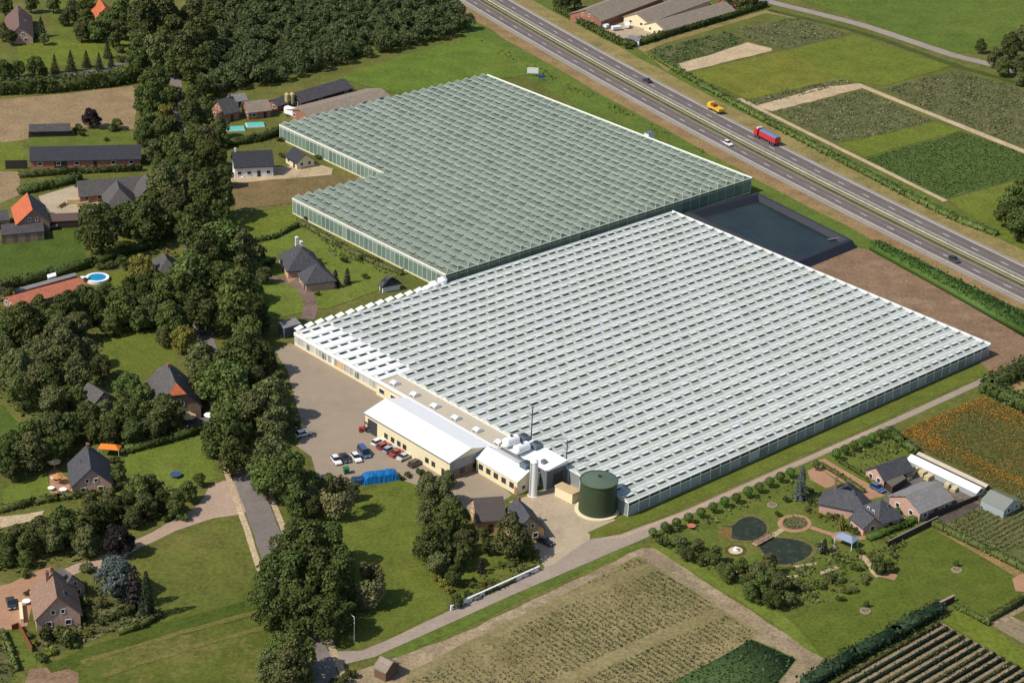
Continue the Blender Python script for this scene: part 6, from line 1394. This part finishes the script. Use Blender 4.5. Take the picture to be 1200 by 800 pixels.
GB = plain('bin_green', (.02, .16, .06), .5, .1); MB().loft([[(-.5, -.5, .15), (.5, -.5, .15), (.5, .5, .15), (-.5, .5, .15)], [(-.65, -.65, 1.5), (.65, -.65, 1.5), (.65, .65, 1.5), (-.65, .65, 1.5)]]).build('body', GB, t)
MB().loft([[(-.7, -.7, 1.503), (.7, -.7, 1.503), (.7, .7, 1.503), (-.7, .7, 1.503)], [(-.7, -.4, 1.75), (.7, -.4, 1.75), (.7, .5, 1.75), (-.7, .5, 1.75)]]).build('lid', GB, t)
for s in (-1, 1): MB().tube((s*.4, -.45, .15), (s*.55, -.45, .15), .15, n=10).build('wheel', RUB, t)
# signs by the highway
def sign(label, px, py, w_, h_, z, mt, rot):
    t = thing('sign_board', label, 'sign', at(px, py), rot)
    MB().box(-w_/2, w_/2, -.08, .08, z, z+h_).build('panel', mt, t)
    for s in (-1, 1): MB().box(s*w_*.36-.09, s*w_*.36+.09, .09, .22, 0, z+h_*.8).build('post', STEELD, t)
sign('white blank sign board on posts beside the highway bank', 624, 90, 4.2, 2.2, 1.3, WHITEP, YAW-.75)
sign('small blue sign board beside the white sign board', 634.5, 94.5, 2.4, 1.4, .9, plain('sign_blue', S(70, 92, 150), .5, .1), YAW-.75)
# swimming pool
t = thing('swimming_pool', 'round blue swimming pool with white surround', 'pool', at(114, 328), 0)
MB().cyl(3.4, 3.4, 0, .9, 32).build('pool_wall', WHITEP, t); MB().cyl(2.5, 2.5, .905, .93, 32).build('water', glossy('pool_water', (.02, .25, .50), .08), t)
mb = MB(); mb.box(-4.8, -3.2, -.8, .8, 0, .7); mb.build('deck', WHITEP, t)
for x0, y0, x1, y1, lb in ((265, 148, 286, 152.5, 'turquoise covered pool strip nearest the brick house'), (289, 142.5, 309, 148, 'turquoise covered pool strip right of the first')):
    a, b = G(x0, y1), G(x1, y1-1); d = b-a; t = thing('pool_cover', lb, 'cover', ((a.x+b.x)/2, (a.y+b.y)/2, 0), math.atan2(d.y, d.x), 'turquoise pool covers')
    L = d.length/2; MB().box(-L-.15, L+.15, -2.1, 2.1, 0, .5).build('frame', WHITEP, t); MB().loft([[(-L, -1.95, .503), (L, -1.95, .503), (L, 1.95, .503), (-L, 1.95, .503)], [(-L, -.4, .95), (L, -.4, .95), (L, .4, .95), (-L, .4, .95)]]).build('cover', plain('turquoise', S(96, 206, 196), .4, .12, .6), t)
# parasols, canopies and tables
def parasol(label, px, py, r, h_, mt, group='garden parasols'):
    t = thing('parasol', label, 'parasol', at(px, py), rnd.uniform(0, 1), group); MB().cyl(.04, .04, 0, h_, 8).build('pole', WHITEP, t); MB().cyl(.3, .3, 0, .12, 12).build('foot', STEELG, t)
    mb = MB(); mb.cyl(r, .06, h_-.5, h_, 8, cap=False); mb.cyl(r*.98, r, h_-.66, h_-.503, 8, cap=False); mb.build('canopy', mt, t)
OR = plain('canvas_orange', S(246, 140, 50), .8, .08); CRM = plain('canvas_cream', S(226, 200, 150), .8, .08)
t = thing('canopy', 'bright orange canopy behind the grey gabled house', 'canopy', at(129, 533), head((117, 531), (141, 533)))
MB().loft([[(-2.6, -1.3, 2.2), (2.6, -1.3, 2.2), (2.6, 1.3, 2.2), (-2.6, 1.3, 2.2)], [(-1.6, -.3, 2.9), (1.6, -.3, 2.9), (1.6, .3, 2.9), (-1.6, .3, 2.9)]]).build('cloth', OR, t)
for x in (-2.5, 2.5):
    for y in (-1.2, 1.2): MB().cyl(.05, .05, 0, 2.19, 8, (x, y)).build('post', WHITEP, t)
parasol('cream parasol on the small paved terrace', 64, 549, 1.6, 2.5, CRM); parasol('orange brown parasol on the small paved terrace', 68, 566, 1.4, 2.4, plain('canvas_brown', S(206, 150, 84), .8))
parasol('larger cream parasol behind the half hipped farmhouse', 221, 496, 2.0, 2.6, CRM); parasol('white parasol at the farmhouse patio, right one', 246, 494, 1.5, 2.5, WHITEP)
lay('terrace', [(213, 492), (248, 488), (252, 502), (218, 508)], GREYP, 'grey patio beside the half hipped farmhouse', 'terrace', amp=.1)
def table_set(label, px, py, s=1.0, tm=None):
    t = thing('garden_table', label, 'table', at(px, py), rnd.uniform(0, 3), 'garden tables', s); tm = tm or WHITEP
    MB().cyl(.9, .9, .7, .76, 16).build('top', tm, t)
    for q in range(4): a = q*math.pi/2; MB().tube((.6*math.cos(a), .6*math.sin(a), 0), (.5*math.cos(a), .5*math.sin(a), .7), .05).build('leg', tm, t)
table_set('white round garden table on the small terrace, upper one', 64, 562); table_set('white round garden table on the small terrace, lower one', 74, 576); table_set('white round table on the left of the terrace', 60, 574, .9)
table_set('white garden table beside the brown roofed house door', 31, 707); table_set('orange red garden table by the ball trees', 810, 619, 1.1, plain('table_orange', S(206, 128, 100), .7))
t = thing('trampoline', 'small round dark trampoline on the sunny lawn', 'trampoline', at(206, 558), 0); MB().cyl(1.4, 1.4, .65, .72, 24).build('mat', plain('tramp_blue', S(70, 90, 130), .6), t)
for q in range(5): a = q*1.257; MB().tube((1.3*math.cos(a), 1.3*math.sin(a), 0), (1.3*math.cos(a), 1.3*math.sin(a), .65), .05).build('leg', STEELG, t)
# pond garden
PW = soil('pond_water', S(58, 66, 50), S(46, 54, 44), S(84, 88, 58), .25, 1.2, rough=.15, bmp=.02, amp=.6); RIMG = soil('pond_rim', S(128, 112, 70), S(110, 110, 60), None, .2, 1.0)
def blob(px, k=1.0):
    c = [sum(p[i] for p in px)/len(px) for i in (0, 1)]; return [(c[0]+(p[0]-c[0])*k, c[1]+(p[1]-c[1])*k) for p in px]
def smoothp(px, n=5):
    P = [Vector(p) for p in px]; outp = []; m_ = len(P)
    for i in range(m_):
        p0, p1, p2, p3 = P[i-1], P[i], P[(i+1) % m_], P[(i+2) % m_]
        for k in range(n):
            t = k/n; q = .5*((2*p1)+(p2-p0)*t+(2*p0-5*p1+4*p2-p3)*t*t+(3*p1-p0-3*p2+p3)*t**3); outp.append((q.x, q.y))
    return outp
pond1 = smoothp([(846, 617), (858, 616), (868, 608), (882, 605), (896, 612), (899, 622), (889, 631), (872, 634), (853, 629)]); pond2 = smoothp([(889, 640), (898, 632), (915, 630), (940, 634), (953, 643), (944, 655), (922, 662), (904, 658)])
for pn, w1, w2 in ((pond1, 'upper', 'pond with brown planted left shore'), (pond2, 'lower', 'pond below the little wooden bridge')):
    sheet('pond_shore', blob(pn, 1.13), RIMG, 'planted shore of the %s garden pond' % w1, 'shore', amp=.15, step=2)
    sheet('pond', blob(pn, .97), PW, '%s dark green garden %s' % (w1, w2), 'pond', amp=.05, step=2)
sheet('shore_plants', [(840, 624), (848, 617), (858, 618), (856, 632), (846, 630)], soil('rust_plants', S(140, 104, 60), S(120, 108, 60), None, .4, 1.5), 'rusty planted strip on the upper pond shore', 'planting', amp=.2, step=2)
t = thing('footbridge', 'little wooden footbridge between the two garden ponds', 'bridge', (*G(894, 634), 0), head((884, 640), (906, 628)))
MB().loft([[(-3.2, -.8, .3), (3.2, -.8, .3), (3.2, .8, .3), (-3.2, .8, .3)], [(-3.0, -.8, .55), (3.0, -.8, .55), (3.0, .8, .55), (-3.0, .8, .55)]]).build('deck', plain('bridge_wood', S(164, 134, 112), .8), t)
for s in (-1, 1):
    mb = MB(); mb.tube((-3, s*.8, 1.2), (3, s*.8, 1.2), .06)
    for x in (-3, -1, 1, 3): mb.tube((x, s*.8, .5), (x, s*.8, 1.2), .05)
    mb.build('railing', TIMBER, t)
def ellipse(cx, cy, rx, ry, n=28): return [(cx+rx*math.cos(2*math.pi*i/n), cy+ry*math.sin(2*math.pi*i/n)) for i in range(n)]
sheet('path', ellipse(931, 613.5, 20, 10.6), PINKB, 'pink brick ring path around the round flower bed', 'path', amp=.05, step=9)
sheet('flower_bed', ellipse(931.5, 613, 15, 7.6), NURS, 'round flower bed inside the brick ring path', 'bed', amp=.05, step=9)
tufts('bed_plants', 'leafy plants in the round flower bed', ellipse(931.5, 613, 14, 7), 6, .22, .7, LNUR, cat='plants', seed=70)
ribbon('path', [(950, 618), (962, 622), (975, 626), (984, 628), (1004, 631), (1020, 628), (1036, 622), (1046, 614), (1060, 609), (1076, 604)], 1.5, PINKB, 'curved pink brick path from ring bed to villa', 'path', amp=.05)
ribbon('path', [(1008, 650), (1018, 660), (1024, 670), (1030, 676)], 1.6, SAND, 'sandy path from the garden to the big lawn', 'path', amp=.05)
ribbon('path', [(917, 620), (910, 625), (903, 630)], 1.4, SAND, 'short path from ring bed to the footbridge', 'path', amp=.05)
sheet('path', ellipse(986, 628.5, 12, 5.5, 18), PINKB, 'small round brick plaza in the pond garden', 'path', amp=.05, step=9)
sheet('terrace', [(1032, 676), (1040, 670), (1052, 674), (1048, 680)], PINKB, 'tiny brick terrace at the edge of the big lawn', 'terrace', amp=.1)
for q, (cx, cy, rx, ry) in enumerate(((862, 645, 13, 6.6), (862, 645, 8.5, 4.4))):
    sheet('flower_bed', ellipse(cx, cy, rx, ry), (soil('bed_brown', S(112, 78, 54), S(96, 84, 48), None, .5, 1.5) if q == 0 else CREAM), ('brown outer ring bed around the fountain', 'pale inner ring around the fountain')[q], 'bed', amp=.05, step=9)
t = thing('fountain', 'small white stone fountain in the ring bed', 'fountain', at(862, 645), scale=.62); MB().cyl(.9, 1.1, 0, .5, 16).cyl(.25, .18, .503, 1.2, 10).cyl(.2, .7, 1.203, 1.45, 14).build('basin', WHITEP, t)
MB().cyl(.12, .04, 1.453, 1.9, 8).build('spout', WHITEP, t)
g = G(991, 639); t = thing('pavilion', 'blue grey roofed garden pavilion at the little brick plaza', 'pavilion', (g.x, g.y, 0), head((981, 634), (1001, 642)))
MB().shell([(-2.4, -1.6, 2.2), (2.4, -1.6, 2.2), (2.4, 1.6, 2.2), (-2.4, 1.6, 2.2), (-1.2, 0, 3.0), (1.2, 0, 3.0)], [(0, 1, 5, 4), (1, 2, 5), (2, 3, 4, 5), (3, 0, 4)], .12).build('roof', plain('zinc_blue', S(146, 160, 182), .4, .1, spec=.5), t)
for x in (-2.2, 2.2):
    for y in (-1.4, 1.4): MB().cyl(.08, .08, 0, 2.25, 8, (x, y)).build('post', WHITEP, t)
t = thing('rock_garden', 'grey pile of rocks with cascade beside the lower pond', 'rocks', at(965, 643), .3)
for q in range(14):
    a, r = rnd.uniform(0, 6.28), rnd.uniform(0, 2.2); s = rnd.uniform(.4, .9); mb = MB(); x, y = r*math.cos(a)*1.4, r*math.sin(a)
    mb.loft([[(x+s*rnd.uniform(.8, 1.1)*math.cos(k*1.05), y+s*rnd.uniform(.8, 1.1)*math.sin(k*1.05), 0) for k in range(6)], [(x+s*.9*math.cos(k*1.05), y+s*.8*math.sin(k*1.05), s*.7) for k in range(6)], [(x+s*.4*math.cos(k*1.05), y+s*.4*math.sin(k*1.05), s*1.1) for k in range(6)]])
    mb.build('rock', plain('rock', S(136, 126, 122), .85, .3), t)
for q, pts in enumerate(([(912, 668), (922, 676), (936, 674)], [(930, 664), (946, 662), (958, 660)], [(960, 672), (972, 668), (982, 664)])):
    ribbon('path', pts, 1.0, SAND, ('left', 'middle', 'right')[q]+' short winding garden path below the lower pond', 'path', amp=.05)
# tree base discs, rubble and stacks
for px, py, lb in ((1121, 668, 'pale stone ring around the upper lawn tree'), (1014, 716, 'pale stone ring around the lower lawn tree'), (905, 592, 'pale stone ring with a small plant in the pond garden')):
    t = thing('stone_ring', lb, 'stone ring', at(px, py), 0, 'stone rings on lawns'); MB().cyl(1.25, 1.2, 0, .25, 20).build('kerb', CONC, t); MB().cyl(.9, .9, .253, .3, 20).build('soil', DIRT, t)
STK = plain('stack_cream', S(226, 206, 160), .8, .15)
for i, (px, py, s) in enumerate(((1068, 556, 1.0), (1074, 551, .9), (1082, 556, 1.1), (1088, 561, 1.0), (1064, 562, .8), (1110, 570, .8), (1118, 575, .9))):
    t = thing('pallet_stack', '%s cream pallet stack from the left in the yard between the villa sheds' % ORD[sorted(range(7), key=lambda k: (1068, 1074, 1082, 1088, 1064, 1110, 1118)[k]).index(i)], 'pallet stack', at(px, py), YAW+rnd.uniform(-.3, .3), 'pallet stacks between the villa sheds', s)
    mb = MB()
    for k in range(5): mb.box(-1.1+rnd.uniform(-.1, .1), 1.1, -.7, .7+rnd.uniform(-.1, .1), .05+k*.22, .05+k*.22+.17)
    mb.build('boards', STK, t); MB().box(-1, 1, -.6, -.4, 0, .05).box(-1, 1, .4, .6, 0, .05).build('bearers', TIMBER, t)
for i, (px, py) in enumerate(((1105, 592), (31, 706), (60, 322.5))):
    pass
t = thing('dish', 'white round tub on the ground in front of the grey shed', 'tub', at(1105, 592), 0, scale=1.0); MB().cyl(.7, .85, 0, .8, 18).build('tub', WHITEP, t); MB().cyl(.7, .7, .803, .83, 18).build('lid', CONC, t)
t = thing('lorry_trailer', 'long white covered trailer behind the corner of the back greenhouse', 'trailer', (*G(346, 138), 0), head((334, 133), (358, 141)))
MB().loft([[(-4.4, -1.2, .9), (4.4, -1.2, .9), (4.4, 1.2, .9), (-4.4, 1.2, .9)], [(-4.4, -1.2, 2.9), (4.4, -1.2, 2.9), (4.4, 1.2, 2.9), (-4.4, 1.2, 2.9)], [(-4.3, -.7, 3.3), (4.3, -.7, 3.3), (4.3, .7, 3.3), (-4.3, .7, 3.3)]]).build('box', WHITEP, t); wheels(t, (-3, -1.8, 2.8), 1.15)
t = thing('street_lamp', 'thin white lamp post beside the giant trees at the road fork', 'lamp', at(415, 752), 2.6)
MB().cyl(.09, .06, 0, 6.2, 10).build('pole', WHITEP, t); MB().tube((0, 0, 6.15), (1.0, 0, 6.5), .05).build('arm', WHITEP, t); MB().box(.8, 1.6, -.15, .15, 6.42, 6.56).build('lamp_head', STEELG, t)
for i, (px, py) in enumerate(((284, 208), (292, 207), (300, 206), (308, 205), (316, 204))):
    t = thing('boulder', '%s pale boulder from the left on the gravel yard edge' % ORD[i], 'boulder', at(px, py), i, 'boulders on the gravel yard edge', .9)
    MB().loft([[(.8*math.cos(k*.9), .7*math.sin(k*.9), 0) for k in range(7)], [(.75*math.cos(k*.9), .6*math.sin(k*.9), .5) for k in range(7)], [(.3*math.cos(k*.9), .3*math.sin(k*.9), .8) for k in range(7)]]).build('stone', WHITEW, t)
for i, (px, py, rz) in enumerate(((86, 238, .2), (97, 241, .5), (108, 236, .1), (72, 242, 1.2), (113, 243, .4))):
    t = thing('timber_pile', '%s pale timber pile from the left on the brick farmyard' % ORD[(1, 2, 3, 0, 4)[i]], 'timber pile', at(px, py), rz, 'timber piles on the farmyard')
    mb = MB()
    for k in range(4):
        for q in range(5-k): mb.box(-1.7+rnd.uniform(-.2, .2), 1.7+rnd.uniform(-.2, .2), -.9+k*.17+q*.36, -.9+k*.17+q*.36+.3, .1+k*.28, .1+k*.28+.24)
    mb.build('beams', plain('timber_pale', S(208, 186, 132), .85, .2), t); MB().box(-1.2, -1.0, -1, 1, 0, .1).box(1.0, 1.2, -1, 1, 0, .1).build('bearers', TIMBER, t)
for i, (px, py) in enumerate(((722, 36), (735, 33), (708, 33))):
    t = thing('farm_trailer', '%s small white farm trailer from the left in the far farm yard' % ORD[(1, 2, 0)[i]], 'trailer', at(px, py), .4+i, 'trailers in the far farm yard'); MB().loft([[(-1.8, -.9, .6), (1.8, -.9, .6), (1.8, .9, .6), (-1.8, .9, .6)], [(-1.9, -1.0, 1.8), (1.9, -1.0, 1.8), (1.9, 1.0, 1.8), (-1.9, 1.0, 1.8)]]).build('box', WHITEP, t); wheels(t, (-.5, .6), .95, .4, .25)
# guard rail along the median
for off, lb in ((-2.6, 'steel guard rail on the near side of the median'), (1.15, 'steel guard rail on the far side of the median')):
    t = thing('guard_rail', lb, 'guard rail'); mb, pb = MB(), MB(); ys = [330+4*i for i in range(200)]
    for i in range(len(ys)-1):
        a, b = hpt(ys[i], off), hpt(ys[i+1], off); mb.loft([[(a.x, a.y, .5), (b.x, b.y, .5), (b.x, b.y, .8), (a.x, a.y, .8)], [(a.x+.08, a.y+.05, .5), (b.x+.08, b.y+.05, .5), (b.x+.08, b.y+.05, .8), (a.x+.08, a.y+.05, .8)]])
        pb.box(-.06, .06, -.06, .06, 0, .55, o=(a.x-.07, a.y, 0))
    mb.build('rail', plain('galvanised', S(176, 178, 176), .5, .1), t); p_ = pb.build('posts', STEELG, t); p_['kind'] = 'stuff'
print('TREES', NTREE[0])
